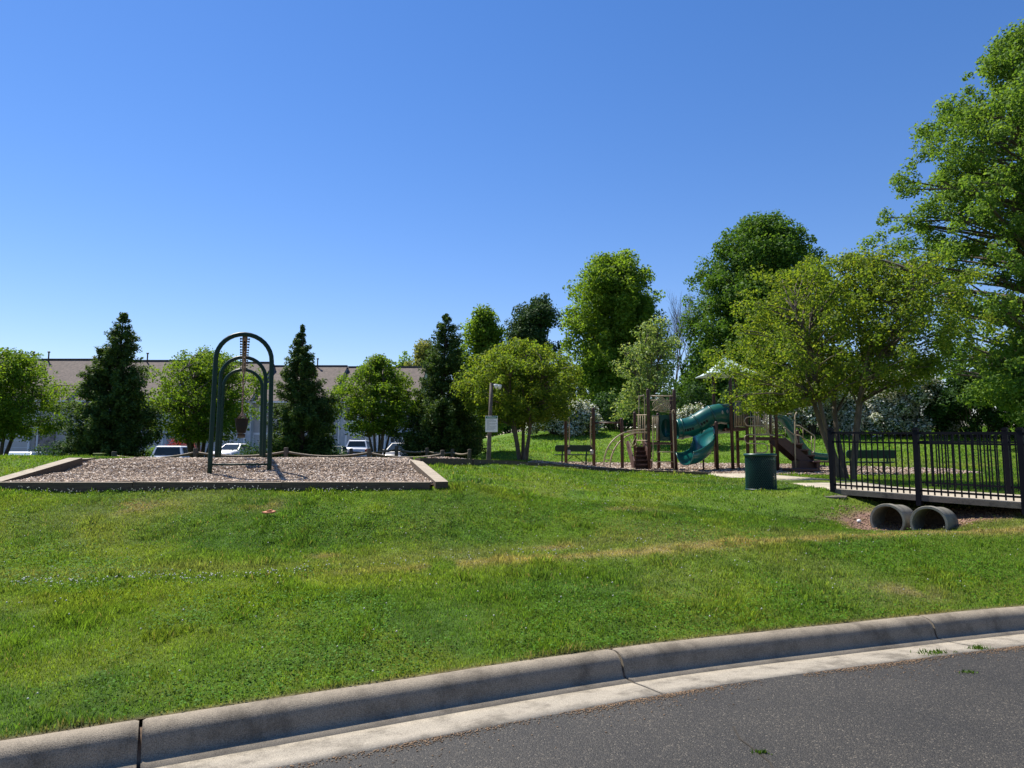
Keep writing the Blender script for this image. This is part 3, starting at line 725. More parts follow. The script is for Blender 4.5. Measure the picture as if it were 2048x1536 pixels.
# ------------------------------------------------------------ benches
def bench(label, c, L, rz=0):
    t = thing('park_bench', label, 'bench', tuple(c), rz, 'green metal benches on the grass')
    mb = MB(); r = .1; hz = .135; poly = []
    for cx, cz, a0 in ((L/2-r, hz-r, 0), (-L/2+r, hz-r, 90), (-L/2+r, -hz+r, 180), (L/2-r, -hz+r, 270)):
        for k in range(5): a = math.radians(a0+k*22.5); poly.append((cx+r*math.cos(a), cz+r*math.sin(a)))
    mb.prism(poly, (0, -.02, .70), (1, 0, 0), (0, -.12, 1), .035); mb.build('backrest', M_BENCH, t)
    mb = MB(); mb.box((0, .24, .44), (L, .34, .045), bev=.015); mb.build('seat', M_BENCH, t)
    for s in (-1, 1):
        mb = MB(); x_ = s*L*.31
        mb.box((x_, .2, .21), (.06, .06, .43)); mb.box((x_, .2, .012), (.1, .5, .02)); mb.build('leg', M_BENCH, t)
        mb = MB(); mb.box((x_, .1, .405), (.055, .34, .03)); mb.box((x_, -.045, .53), (.055, .03, .28)); mb.build('bracket', M_BENCH, t)
        mb = MB(); mb.tube([(s*.03, .2, .41), (s*L*.29, .2, .06)], .015, 6); mb.build('brace', M_BENCH, t)
    return t
bench('green metal bench on the lawn behind the two left posts of the play structure', P(1149, 931, 28.5), 1.6)
bench('green metal bench on the lawn seen through the near railing', P(1744, 952, 22.5), 1.62)

# ------------------------------------------------------------ play structure
PG = P(1400, 941, 25)
play = thing('play_structure', 'brown and beige play structure with teal tube, slides, stairs and a pale canopy', 'play structure', tuple(PG))
def Q(px, py, d): return P(px, py, d)-PG
def post(px, top, bot, d, r=.06):
    b = Q(px, bot, d); tz = Q(px, top, d).z
    mb = MB(); mb.lathe([(r, -.2), (r, tz-b.z-.05), (r*.9, tz-b.z-.015), (r*.5, tz-b.z), (.0, tz-b.z+.003)], b, 12, capt=False)
    return mb.build('post', M_BRPOST, play)
for a in ((1132, 815, 931, 26), (1188, 815, 937, 25), (1245, 836, 941, 24.5), (1271, 824, 934, 26.2), (1299, 778, 941, 24.6), (1352, 779, 942, 24.6), (1318, 826, 937, 26), (1345, 790, 938, 25.8),
          (1435, 843, 938, 24.7), (1466, 752, 941, 24.6), (1477, 748, 940, 25.9), (1432, 752, 936, 26), (1497, 788, 942, 24.4), (1511, 840, 938, 25.7), (1545, 804, 941, 25.7), (1556, 801, 944, 24.2), (1598, 860, 937, 25.2)):
    post(*a)
def bar(pts, r=.02, name='rail', mat=None, n=8):
    mb = MB(); mb.tube([Q(*p) for p in pts], r, n); return mb.build(name, mat or M_BEIGE, play)
def smoothp(pts, n=6):
    v = [Vector(p) for p in pts]; out = []
    for i in range(len(v)-1):
        p0, p1, p2, p3 = v[max(i-1, 0)], v[i], v[i+1], v[min(i+2, len(v)-1)]
        for k in range(n):
            t_ = k/n; out.append(.5*((2*p1)+(p2-p0)*t_+(2*p0-5*p1+4*p2-p3)*t_*t_+(3*p1-p0-3*p2+p3)*t_**3))
    out.append(v[-1]); return [tuple(p) for p in out]
bar([(1188, 845.5, 25), (1245, 845.5, 24.5)], .03, 'chin_up_bar', M_BRPOST)
bar([(1245, 865, 24.5), (1299, 865, 24.6)], .022, 'chin_up_bar')
bar(smoothp([(1137, 838, 26.3), (1138.5, 840, 26.3), (1138.5, 888, 26.3), (1136, 892, 26.2)]), .018, 'handle')
bar(smoothp([(1187, 834, 25), (1182.5, 836, 25), (1181.5, 842, 25), (1181.5, 885, 25), (1183, 892, 25), (1187, 893, 25)]), .02, 'handle')
for x_, d_ in ((1138, 25.9), (1184, 24.9)):
    mb = MB(); mb.box(Q(x_, 904, d_), (.12, .1, .16), bev=.02); mb.build('step_pad', M_GALV, play)
# arched climber
a1 = smoothp([(1207, 934, 24), (1209, 915, 24), (1216, 895, 24), (1228, 879, 24.1), (1245, 867, 24.3), (1265, 861, 24.6), (1292, 859, 24.7)])
a2 = smoothp([(1220, 935, 24.6), (1222, 917, 24.7), (1229, 898, 24.8), (1241, 882, 24.9), (1256, 871, 25.1), (1275, 866, 25.2), (1296, 865, 25.2)])
bar(a1, .026, 'climber_rail'); bar(a2, .026, 'climber_rail')
for i in range(5, len(a1)-3, 6): bar([a1[i], a2[i]], .014, 'rung')
for k in range(3):
    x_ = 1246+k*11; bar(smoothp([(x_, 870, 25.6), (x_+4, 884, 25.6), (x_+9, 890.5, 25.7), (x_+14, 889, 25.8), (x_+17, 878, 25.9)]), .013, 'rung')
bar(smoothp([(1263, 934, 26), (1266, 912, 26), (1262, 896, 26), (1268, 880, 26.1), (1272, 872, 26.1)]), .014, 'rung')
def deck(name, px0, px1, py, d0, d1, th=.07, mat=None):
    a = Q(px0, py, d0); b = Q(px1, py, d0); mb = MB()
    dy = d1-d0; mb.add([(a.x, a.y, a.z-th), (b.x, b.y, a.z-th), (b.x*1.0, b.y+dy, a.z-th), (a.x, a.y+dy, a.z-th), (a.x, a.y, a.z), (b.x, b.y, a.z), (b.x, b.y+dy, a.z), (a.x, a.y+dy, a.z)],
           [(3, 2, 1, 0), (4, 5, 6, 7), (0, 1, 5, 4), (1, 2, 6, 5), (2, 3, 7, 6), (3, 0, 4, 7)])
    return mb.build(name, mat or M_BRSTEP, play)
deck('deck', 1301, 1350, 884.5, 24.6, 25.8)
deck('deck', 1465, 1497, 855, 24.6, 25.9, .1)
deck('deck', 1498, 1556, 874, 24.3, 25.7, .1)
def barrier(px0, px1, py0, py1, d0, d1, n, fr=.018, pr=.011):
    h = thing_local('barrier')
    return h
def railpanel(px0, px1, top, bot, d0, d1, n, r=.012):
    mb = MB(); 
    mb.tube([Q(px0, top, d0), Q(px1, top, d1)], .019, 6); mb.tube([Q(px0, bot, d0), Q(px1, bot, d1)], .019, 6)
    for k in range(n):
        f = (k+.5)/n; x_ = px0+(px1-px0)*f; d_ = d0+(d1-d0)*f
        mb.tube([Q(x_, top, d_), Q(x_, bot, d_)], r, 6)
    return mb.build('barrier', M_BEIGE, play)
railpanel(1274, 1297, 830, 881, 26, 24.9, 5)
railpanel(1303, 1318, 832, 881, 25.2, 26, 4)
railpanel(1468, 1495, 803, 853, 24.6, 24.5, 8, .017)
railpanel(1499, 1554, 819, 870, 24.5, 24.3, 12, .013)
railpanel(1512, 1544, 814, 868, 25.7, 25.7, 9, .013)
# ladder and hoops of the first tower
bar(smoothp([(1304, 935, 24.4), (1306, 900, 24.4), (1305.5, 845, 24.4), (1307, 834, 24.4), (1311, 832, 24.4), (1314, 836, 24.4), (1314, 880, 24.4)]), .018, 'hand_hoop')
bar(smoothp([(1349, 940, 24.3), (1347, 880, 24.3), (1344.5, 830, 24.3), (1345, 822, 24.3), (1348, 820, 24.3), (1350, 826, 24.3)]), .018, 'hand_hoop')
for y_ in (904, 923.5): bar([(1311, y_, 24.4), (1347, y_, 24.3)], .016, 'rung')
bar(smoothp([(1278, 880, 26.3), (1278, 800, 26.3), (1280, 793, 26.3), (1285, 792, 26.3), (1289, 798, 26.3), (1289, 880, 26.3)]), .018, 'hand_hoop')
# swirl panel at the top
mb = MB(); mb.tube([Q(1300, 792, 24.6), Q(1351, 792, 24.6)], .025, 8); mb.tube([Q(1302, 800.5, 24.6), Q(1350, 800.5, 24.6)], .013, 6)
for s_ in (1, .8, .6, .4, .22):
    c = (1323, 808); w_, h_ = 18*s_, 15*s_
    pts = smoothp([(c[0], c[1]-h_, 24.6), (c[0]+w_*.6, c[1]-h_*.35, 24.6), (c[0]+w_, c[1]+h_*.25, 24.6), (c[0]+w_*.45, c[1]+h_*.85, 24.6), (c[0]-w_*.1, c[1]+h_, 24.6), (c[0]-w_*.7, c[1]+h_*.55, 24.6), (c[0]-w_, c[1], 24.6), (c[0]-w_*.5, c[1]-h_*.6, 24.6), (c[0], c[1]-h_, 24.6)], 4)
    mb.tube([Q(*p) for p in pts], .014, 6)
for k in range(6): mb.tube([Q(1304+k*2, 820-k*1.5, 24.6), Q(1345-k*1.5, 826-k*4.5, 24.6)], .009, 5)
mb.build('swirl_panel', M_BEIGE, play)
# brown steps of the first tower
st = thing_none = None
mb = MB()
pa = [(1267, 934, 24.8), (1272, 887, 25.6), (1302, 887, 25.6), (1304, 934, 24.8)]
for k in range(5):
    f = (k+.5)/5.2; y_ = 934-f*46; d_ = 24.7+f*1.0
    mb.box(Q(1286+f*2, y_, d_)+Vector((0, 0, 0)), (.56, .24, .05)); mb.box(Q(1286+f*2, y_+4, d_+.1), (.56, .02, .16))
mb.build('steps', M_BRSTEP, play)
for x0_, x1_ in ((1269, 1275), (1303, 1304)):
    mb = MB(); a_, b_ = Q(x0_, 936, 24.4), Q(x1_, 884, 25.8)
    mb.prism([(0, 0), (.45, 0), (b_.y-a_.y+.1, b_.z-a_.z-.2), (b_.y-a_.y+.1, b_.z-a_.z+.04), (b_.y-a_.y-.25, b_.z-a_.z+.04), (0, .25)], a_, (0, 1, 0), (0, 0, 1), .04); mb.build('stringer', M_BRSTEP, play)
# teal panel with round opening
a_, b_ = Q(1320, 882, 25.9), Q(1344, 830, 25.9); cx, cz = (a_.x+b_.x)/2, (a_.z+b_.z)/2; hw, hh_p = (b_.x-a_.x)/2, (b_.z-a_.z)/2
mb = MB(); n = 32; vs = []
for dy in (-.02, .02):
    for k in range(n):
        a = 2*PI*k/n+PI/4; c_, s_ = math.cos(a), math.sin(a); m_ = max(abs(c_), abs(s_))
        vs.append((cx+c_/m_*hw, a_.y+dy, cz+s_/m_*hh_p))
    for k in range(n): a = 2*PI*k/n+PI/4; vs.append((cx+math.cos(a)*hw*.78, a_.y+dy, cz+math.sin(a)*hh_p*.72))
fs = []
for k in range(n):
    j = (k+1) % n; fs += [(k, j, n+j, n+k), (2*n+j, 2*n+k, 3*n+k, 3*n+j), (k, 2*n+k, 2*n+j, j), (n+j, 3*n+j, 3*n+k, n+k)]
mb.add(vs, fs); pp_ = mb.build('porthole_panel', M_TEAL2, play)
mb = MB(); rg_ = []
for f_, dy_ in ((.8, .0), (.62, .10), (.34, .17), (.02, .2)): rg_ += [(cx+math.cos(2*PI*k/24)*hw*f_, a_.y+.02+dy_, cz+math.sin(2*PI*k/24)*hh_p*f_*.94) for k in range(24)]
mb.add(rg_, [(i*24+k, i*24+(k+1) % 24, (i+1)*24+(k+1) % 24, (i+1)*24+k) for i in range(3) for k in range(24)], 0, True); mb.build('porthole', M_TEAL, pp_)
mb = MB(); mb.lathe([(.012, 0), (.012, .01)], (0, 0, 0), 6)
# crawl tube between the towers
cl = smoothp([(1353, 858.5, 25.2), (1368, 857, 25.2), (1383, 853, 25.2), (1398, 845, 25.2), (1413, 836, 25.2), (1427, 830, 25.2), (1441, 827.5, 25.2), (1457, 830, 25.2)], 6)
clq = [Q(*p) for p in cl]
mb = MB(); mb.tube(clq, .365, 28, cap=False); tb = mb.build('crawl_tube', M_TEAL, play)
sm = tb.modifiers.new('t', 'SOLIDIFY'); sm.thickness = .02
for i in (4, 16, 28):
    mb = MB(); dr = (clq[i+1]-clq[i-1]).normalized()
    mb.tube([clq[i]-dr*.035, clq[i]-dr*.03, clq[i]+dr*.03, clq[i]+dr*.035], [.366, .395, .395, .366], 28, cap=False); mb.build('tube_collar', M_TEAL2, tb)
mb = MB()
for i in list(range(5, 13, 2))+[18, 20, 22]:
    dr = (clq[i+1]-clq[i-1]).normalized(); u = Vector((0, -1, -.15)).normalized(); mb.prism([(-.03, -.045), (.03, -.045), (.035, 0), (.03, .045), (-.03, .045), (-.035, 0)], clq[i]+u*.368+Vector((0, 0, -.02)), dr, dr.cross(u), .02)
mb.build('vent_slots', M_BLACK, tb)
mb = MB()
for px_, py_, s_ in ((1439, 826, 1), (1448.5, 824, 1.15)):
    mb.prism([(.035*math.cos(k*PI/6)*s_, .062*math.sin(k*PI/6)*s_) for k in range(12)], Q(px_, py_, 25.2)+Vector((0, -.372, 0)), (1, 0, 0), (0, 0, 1), .016)
mb.build('porthole', M_GALV, tb)
mb = MB(); a_ = Q(1460, 832, 25.3); mb.box(a_, (.05, .95, 1.0), bev=.02); mb.build('tube_panel', M_TEAL2, play)
# curved open slide
def chute(name, path, halfw, wall, mat, twist=None, th=.03):
    pts = [Vector(p) for p in path]; vs = []; m_ = len(pts); ns = 9
    for i, p in enumerate(pts):
        tg = (pts[min(i+1, m_-1)]-pts[max(i-1, 0)]).normalized()
        side = tg.cross(Vector((0, 0, 1))).normalized(); up = side.cross(tg).normalized()
        if twist: a = twist[i] if not callable(twist) else twist(i/(m_-1)); side, up = side*math.cos(a)+up*math.sin(a), up*math.cos(a)-side*math.sin(a)
        for k in range(ns):
            v = -1+2*k/(ns-1); z = wall*abs(v)**3.2; vs.append(p+side*halfw*v+up*z)
    fs = [(i*ns+k, i*ns+k+1, (i+1)*ns+k+1, (i+1)*ns+k) for i in range(m_-1) for k in range(ns-1)]
    mb = MB(); mb.add(vs, fs, 0, True); o = mb.build(name, mat, play)
    s_ = o.modifiers.new('t', 'SOLIDIFY'); s_.thickness = th; s_.offset = 0
    for e in (0, ns-1):
        mb = MB(); mb.tube([vs[i*ns+e] for i in range(m_)], .032, 8); mb.build('slide_edge', mat, o)
    return o
sl = smoothp([(1464, 866, 26), (1446, 866, 26), (1429, 870, 25.9), (1417, 882, 25.6), (1416, 898, 25.0), (1411, 912, 24.5), (1399, 922, 24.1), (1385, 928, 23.8), (1371, 930, 23.6)], 5)
chute('curved_slide', [Q(*p) for p in sl], .40, .42, M_TEAL, lambda f: -.3*math.sin(f*PI))
mb = MB(); mb.tube([Q(1407, 917, 24.1), Q(1407, 940, 24.1)], .03, 8); mb.build('slide_foot', M_BRPOST, play)
# straight slide on the far right side
s2 = smoothp([(1550, 842, 26.4), (1562, 846, 26.4), (1575, 866, 26.4), (1592, 893, 26.4), (1606, 909, 26.4), (1624, 918, 26.4), (1655, 921, 26.4)], 5)
chute('straight_slide', [Q(*p) for p in s2], .27, .22, M_TEAL)
for x_ in (1638, 1649): bar([(x_, 924, 26.4), (x_, 941, 26.4)], .02, 'slide_foot', M_FENCE)
# canopy
mb = MB(); c = Q(1452, 750, 25.3); hw = .80; pk = c+Vector((0, 0, .62)); n = 4; vs = []
for k, (x_, y_) in enumerate(((-1, -1), (1, -1), (1, 1), (-1, 1))): vs.append(c+Vector((x_*hw, y_*hw, 0)))
rings = []; lv = 7
for i in range(lv):
    f = i/(lv-1); h_ = .70*(f**1.35); s_ = 1-f
    for k in range(24):
        a = 2*PI*k/24+PI/4; cx_, sy_ = math.cos(a), math.sin(a); m_ = max(abs(cx_), abs(sy_)); sq = 1/m_*(1+.12*(abs(cx_*sy_)*2)**4)
        rings.append(c+Vector((cx_*sq*hw*s_, sy_*sq*hw*s_, h_)))
fs = [(i*24+k, i*24+(k+1) % 24, (i+1)*24+(k+1) % 24, (i+1)*24+k) for i in range(lv-1) for k in range(24)]
mb.add(rings, fs, 0, False); o = mb.build('canopy', M_CANOPY, play); s_ = o.modifiers.new('t', 'SOLIDIFY'); s_.thickness = .03
# loop climber beside the second tower
bar([(1512, 941, 24), (1511, 905, 24), (1508, 790, 24)]+[(1509, 784, 24), (1512, 781.5, 24), (1528, 781.5, 24), (1532, 784, 24), (1533.5, 790, 24), (1534.5, 850, 24)]+[(1536, 864, 24), (1541, 871, 24), (1549, 871.5, 24)], .022, 'climber_rail')
for y_, s_ in ((834, -1), (852, 1), (869.5, -1), (887.5, 1)):
    if s_ < 0: pts = [(1510, y_, 24), (1496, y_, 24), (1490, y_+4, 24), (1489.5, y_+10, 24), (1493, y_+16, 24), (1498, y_+17.5, 24), (1511, y_+17.5, 24)]
    else: pts = [(1510, y_, 24), (1527, y_, 24), (1534, y_+4, 24), (1535.5, y_+10, 24), (1532, y_+16, 24), (1526, y_+18, 24), (1511, y_+18, 24)]
    bar(smoothp(pts, 4), .019, 'climber_loop')
# stairs on the right
for k in range(4):
    x_ = 1584+k*11.5; y_ = 889+k*11; mb = MB(); mb.box(Q(x_, y_, 24.4), (.40, .95, .06), bev=.01); mb.box(Q(x_+9, y_+4.5, 24.4), (.03, .93, .18)); mb.build('step', M_BRSTEP, play)
mb = MB(); a_ = Q(1556, 876, 23.95)
mb.prism([(0, 0), (0, -.17), (.72, -.80), (1.15, -1.0), (1.15, -.78), (.25, 0)], a_, (1, 0, 0), (0, 0, 1), .04); mb.build('stringer', M_BRSTEP, play)
mb = MB(); mb.prism([(0, 0), (0, -.17), (.72, -.80), (1.15, -1.0), (1.15, -.78), (.25, 0)], a_+Vector((.05, .95, .02)), (1, 0, 0), (0, 0, 1), .04); mb.build('stringer', M_BRSTEP, play)
mb = MB(); mb.box(Q(1608, 929, 24.2), (.58, .7, .28), bev=.012); mb.build('step_box', M_BRSTEP, play)
mb = MB(); mb.box(Q(1640, 923.5, 23.9), (.72, .6, .05), bev=.012); mb.box(Q(1630, 933, 23.9), (.1, .5, .3)); mb.build('transfer_deck', M_BRSTEP, play)
mb = MB(); mb.box(Q(1600, 939.5, 23.6), (.92, .8, .10), bev=.02); mb.build('transfer_step', M_BRSTEP, play)
bar([(1591.5, 936, 23.9), (1590, 900, 23.9), (1590, 832, 23.9), (1592, 827, 23.9), (1594, 825, 23.9)], .026, 'stair_post')
bar(smoothp([(1556, 829, 24), (1570, 828, 24), (1584, 827.5, 24)], 3), .016, 'handrail')
bar([(1592, 851, 23.9), (1599, 851.5, 23.9), (1628, 871, 23.9), (1629.5, 874, 23.9), (1629, 900, 23.9), (1627, 905, 23.9), (1623, 906.5, 23.9)], .021, 'handrail')
bar([(1592, 870, 23.9), (1599, 871, 23.9), (1623, 887, 23.9)], .018, 'handrail'); bar([(1623, 906, 23.9), (1623, 872, 23.9)], .014, 'handrail')
bar([(1606, 876, 23.9), (1606, 858, 23.9)], .01, 'handrail')
bar([(1567, 855, 25), (1571, 856, 25), (1592, 873, 25), (1594, 880, 25), (1594.5, 900, 25), (1592, 907, 25)], .02, 'handrail')
bar([(1556, 870, 24), (1562, 870, 24), (1588, 888, 24)], .018, 'handrail'); bar([(1571, 858, 25), (1571, 874, 25)], .01, 'handrail')

# ------------------------------------------------------------ townhouses
def siding(name, c):
    m, n, l, b = newmat(name); tc = N(n, 'ShaderNodeTexCoord'); wv = N(n, 'ShaderNodeTexWave'); wv.wave_type = 'BANDS'; wv.bands_direction = 'Z'; wv.wave_profile = 'SAW'
    wv.inputs['Scale'].default_value = 1.6; l.new(tc.outputs['Object'], wv.inputs['Vector'])
    bp = N(n, 'ShaderNodeBump'); bp.inputs['Strength'].default_value = .8; bp.inputs['Distance'].default_value = .03; l.new(wv.outputs['Fac'], bp.inputs['Height']); l.new(bp.outputs[0], b.inputs['Normal'])
    no = N(n, 'ShaderNodeTexNoise'); no.inputs['Scale'].default_value = .8; l.new(tc.outputs['Object'], no.inputs['Vector'])
    r = ramp(n, [(.3, tuple(x*.92 for x in c)), (.7, tuple(min(1, x*1.06) for x in c))]); l.new(no.outputs[0], r.inputs[0]); l.new(r.outputs[0], b.inputs['Base Color']); b.inputs['Roughness'].default_value = .6
    return m
def shingle():
    m, n, l, b = newmat('roof_shingle'); tc = N(n, 'ShaderNodeTexCoord'); br = N(n, 'ShaderNodeTexBrick'); mp = N(n, 'ShaderNodeMapping')
    mp.inputs['Rotation'].default_value = (math.radians(-36), 0, 0)
    l.new(tc.outputs['Object'], mp.inputs[0]); l.new(mp.outputs[0], br.inputs['Vector']); br.inputs['Scale'].default_value = 3; br.inputs['Mortar Size'].default_value = .012
    br.inputs['Color1'].default_value = (.105, .083, .072, 1); br.inputs['Color2'].default_value = (.155, .122, .104, 1); br.inputs['Mortar'].default_value = (.09, .07, .06, 1)
    no = N(n, 'ShaderNodeTexNoise'); no.inputs['Scale'].default_value = 5; no.inputs['Detail'].default_value = 8; l.new(tc.outputs['Object'], no.inputs['Vector'])
    r = ramp(n, [(.3, (.7, .7, .72)), (.7, (1.25, 1.22, 1.2))]); l.new(no.outputs[0], r.inputs[0])
    mx = N(n, 'ShaderNodeMixRGB', blend_type='MULTIPLY'); mx.inputs[0].default_value = 1; l.new(br.outputs[0], mx.inputs[1]); l.new(r.outputs[0], mx.inputs[2]); l.new(mx.outputs[0], b.inputs['Base Color']); b.inputs['Roughness'].default_value = .9
    return m
M_ROOF = shingle(); M_SID1 = siding('pale_blue_siding', (.5, .54, .58)); M_SID2 = siding('warm_grey_siding', (.42, .41, .4)); M_TRIM = simple('white_trim', (.75, .76, .78), .5, var=.04)
M_STONE = simple('stone_veneer', (.26, .22, .2), .9, var=.5, scale=6, bump=.8, bscale=9)
M_GAR = simple('garage_door_paint', (.50, .49, .49), .5, var=.05); M_PANE = simple('window_glass', (.03, .045, .06), .08, var=.2, scale=1, spec=.8); M_DOOR = simple('dark_door_paint', (.05, .02, .025), .4, var=.1)
M_VENT = simple('vent_metal', (.12, .12, .12), .5, .4)
def window(par, x, z, wd, hh, y=-.02):
    mb = MB()
    for (cx_, cz_, sx_, sz_) in ((0, hh/2+.05, wd+.2, .1), (0, -hh/2-.05, wd+.2, .1), (-wd/2-.05, 0, .1, hh), (wd/2+.05, 0, .1, hh)): mb.box((x+cx_, y-.03, z+cz_), (sx_, .09, sz_))
    mb.box((x, y-.01, z), (wd, .05, .06))
    for k in range(1, 3): mb.box((x-wd/2+wd*k/3, y-.004, z), (.025, .03, hh))
    for k in (-.25, .25): mb.box((x, y-.004, z+hh*k), (wd, .03, .025))
    f = mb.build('window', M_TRIM, par)
    mb = MB(); mb.box((x, y+.012, z), (wd-.002, .02, hh-.002)); mb.build('pane', M_PANE, f)
    return f
def townhouse(label, px0, px1, d, ridge_y, eave_y, sid, lay, vents=()):
    zg = .9; a = P(px0, 900, d); b = P(px1, 900, d); W_ = b.x-a.x
    t = thing('townhouse', label, 'townhouse', (a.x, d, zg), 0, 'townhouses in the row behind the trees')
    ze = P(0, eave_y, d).z-zg; zr = P(0, ridge_y, d+5).z-zg; dep = 10
    mb = MB(); x0, x1 = .0, W_
    mb.add([(x0, 0, 0), (x1, 0, 0), (x1, dep, 0), (x0, dep, 0), (x0, 0, ze), (x1, 0, ze), (x1, dep, ze), (x0, dep, ze), (x0, 5, zr-.2), (x1, 5, zr-.2)],
           [(0, 1, 5, 4), (2, 3, 7, 6), (1, 2, 6, 9, 5), (3, 0, 4, 8, 7)]); mb.build('wall', sid, t)
    mb = MB(); sl_ = (zr-ze)/5; ov = .45; th = .16
    for s in (0, 1):
        ye = -ov if s == 0 else dep+ov
        v = [(x0-.0, ye, ze-ov*sl_), (x1-.004, ye, ze-ov*sl_), (x1-.004, 5, zr), (x0-.0, 5, zr)]; vs = v+[(p[0], p[1], p[2]+th) for p in v]
        mb.add(vs, [(3, 2, 1, 0), (4, 5, 6, 7), (0, 1, 5, 4), (1, 2, 6, 5), (2, 3, 7, 6), (3, 0, 4, 7)])
    rf = mb.build('roof', M_ROOF, t)
    mb = MB(); mb.box(((x0+x1)/2, -ov-.05, ze-ov*sl_+.06), (W_-.01, .1, .14)); mb.build('gutter', M_TRIM, rf)
    mb = MB(); mb.box(((x0+x1)/2, 5, zr+th+.02), (W_-.02, .3, .05)); mb.build('ridge_cap', M_VENT, rf)
    mb = MB(); mb.beam((x0+.06, -ov, ze-ov*sl_+th+.03), (x0+.06, 5, zr+th+.03), .14, .08); mb.build('party_trim', M_VENT if lay.get('dark') else M_TRIM, rf)
    for vx in vents:
        mb = MB(); q = P(vx, 800, d+5).x-a.x; mb.lathe([(.06, -.2), (.06, .62), (.11, .62), (.11, .72), (.03, .76)], (q, 4.7, zr+.1), 8); mb.build('vent_pipe', M_VENT, rf)
    for g in lay.get('garage', ()):
        mb = MB(); mb.box((g, -.03, 1.1), (2.6, .06, 2.2))
        gd = mb.build('garage_door', M_GAR, t); mb = MB()
        for k in range(1, 4): mb.box((g, -.063, .55*k), (2.58, .012, .03))
        for s in (-1, 1): mb.box((g+s*1.38, -.05, 1.15), (.16, .1, 2.3))
        mb.box((g, -.05, 2.29), (2.92, .1, .18)); mb.build('frame', M_TRIM, gd)
    for (wx, wz, ww, wh) in lay.get('win', ()): window(t, wx, wz, ww, wh)
    for g in lay.get('door', ()):
        mb = MB(); mb.box((g, -.03, 1.05), (.95, .06, 2.1)); dd = mb.build('door', M_DOOR, t)
        mb = MB(); mb.lathe([(.03, 0), (.03, .05)], (g+.38, -.08, 1.0), 6); mb.build('handle', M_GALV, dd)
    for g in lay.get('stone', ()):
        mb = MB(); mb.box((g[0], -.06, g[2]/2), (g[1], .11, g[2])); mb.build('stone_pier', M_STONE, t)
    for g in lay.get('pipe', ()):
        mb = MB(); mb.box((g, -.1, ze/2-.2), (.12, .1, ze-.5)); mb.build('downspout', M_TRIM, t)
townhouse('townhouse at the left end of the row with grey garage behind the leftmost tree', -110, 132, 57, 722, 796, M_SID2, dict(dark=1, garage=(5.5,), win=((3.0, 4.2, 1.0, 1.5), (6.8, 4.2, 1.0, 1.5)), stone=((8.2, 1.6, 2.5),), pipe=(7.6,)), (66, 96))
townhouse('townhouse behind the tallest dark conifer at the left', 132, 332, 57.6, 724.5, 797, M_SID1, dict(dark=1, garage=(6.6,), win=((2.0, 4.2, 1.0, 1.5), (3.6, 4.2, 1.0, 1.5), (6.6, 4.2, 1.6, 1.4), (2.2, 1.5, 1.0, 1.5)), door=(4.2,), pipe=(.5,)), (294,))
townhouse('townhouse framed by the arches of the swing frame', 332, 500, 58.4, 728, 798, M_SID1, dict(dark=1, garage=(4.6,), win=((1.5, 4.2, 1.0, 1.5), (4.6, 4.2, 1.6, 1.4)), stone=((2.4, .9, 2.7),), pipe=(6.6,)))
townhouse('townhouse partly hidden by the narrow conifer right of the swing frame', 500, 663, 59, 735, 799, M_SID2, dict(dark=1, garage=(1.6,), win=((1.6, 4.2, 1.6, 1.4), (4.6, 4.2, 1.0, 1.5), (5.9, 1.5, 1.0, 1.5)), stone=((3.4, .6, 2.6),)), (635,))
townhouse('townhouse at the right end of the row behind the white SUV', 663, 836, 59.6, 737, 799, M_SID1, dict(garage=(2.6,), win=((1.6, 4.2, 1.0, 1.5), (3.4, 4.2, 1.0, 1.5), (5.55, 1.55, .95, 1.7), (6.7, 1.55, .95, 1.7), (6.0, 4.2, 1.4, 1.5)), pipe=(.6, 4.6)))

# parking lane and drives between the trees and the houses
X, Y = np.meshgrid(np.linspace(-45, -3, 60), np.linspace(33, 57, 40))
gridmesh('parking_road', X, Y, H(X, Y)+.03, M_ASPH)['kind'] = 'structure'

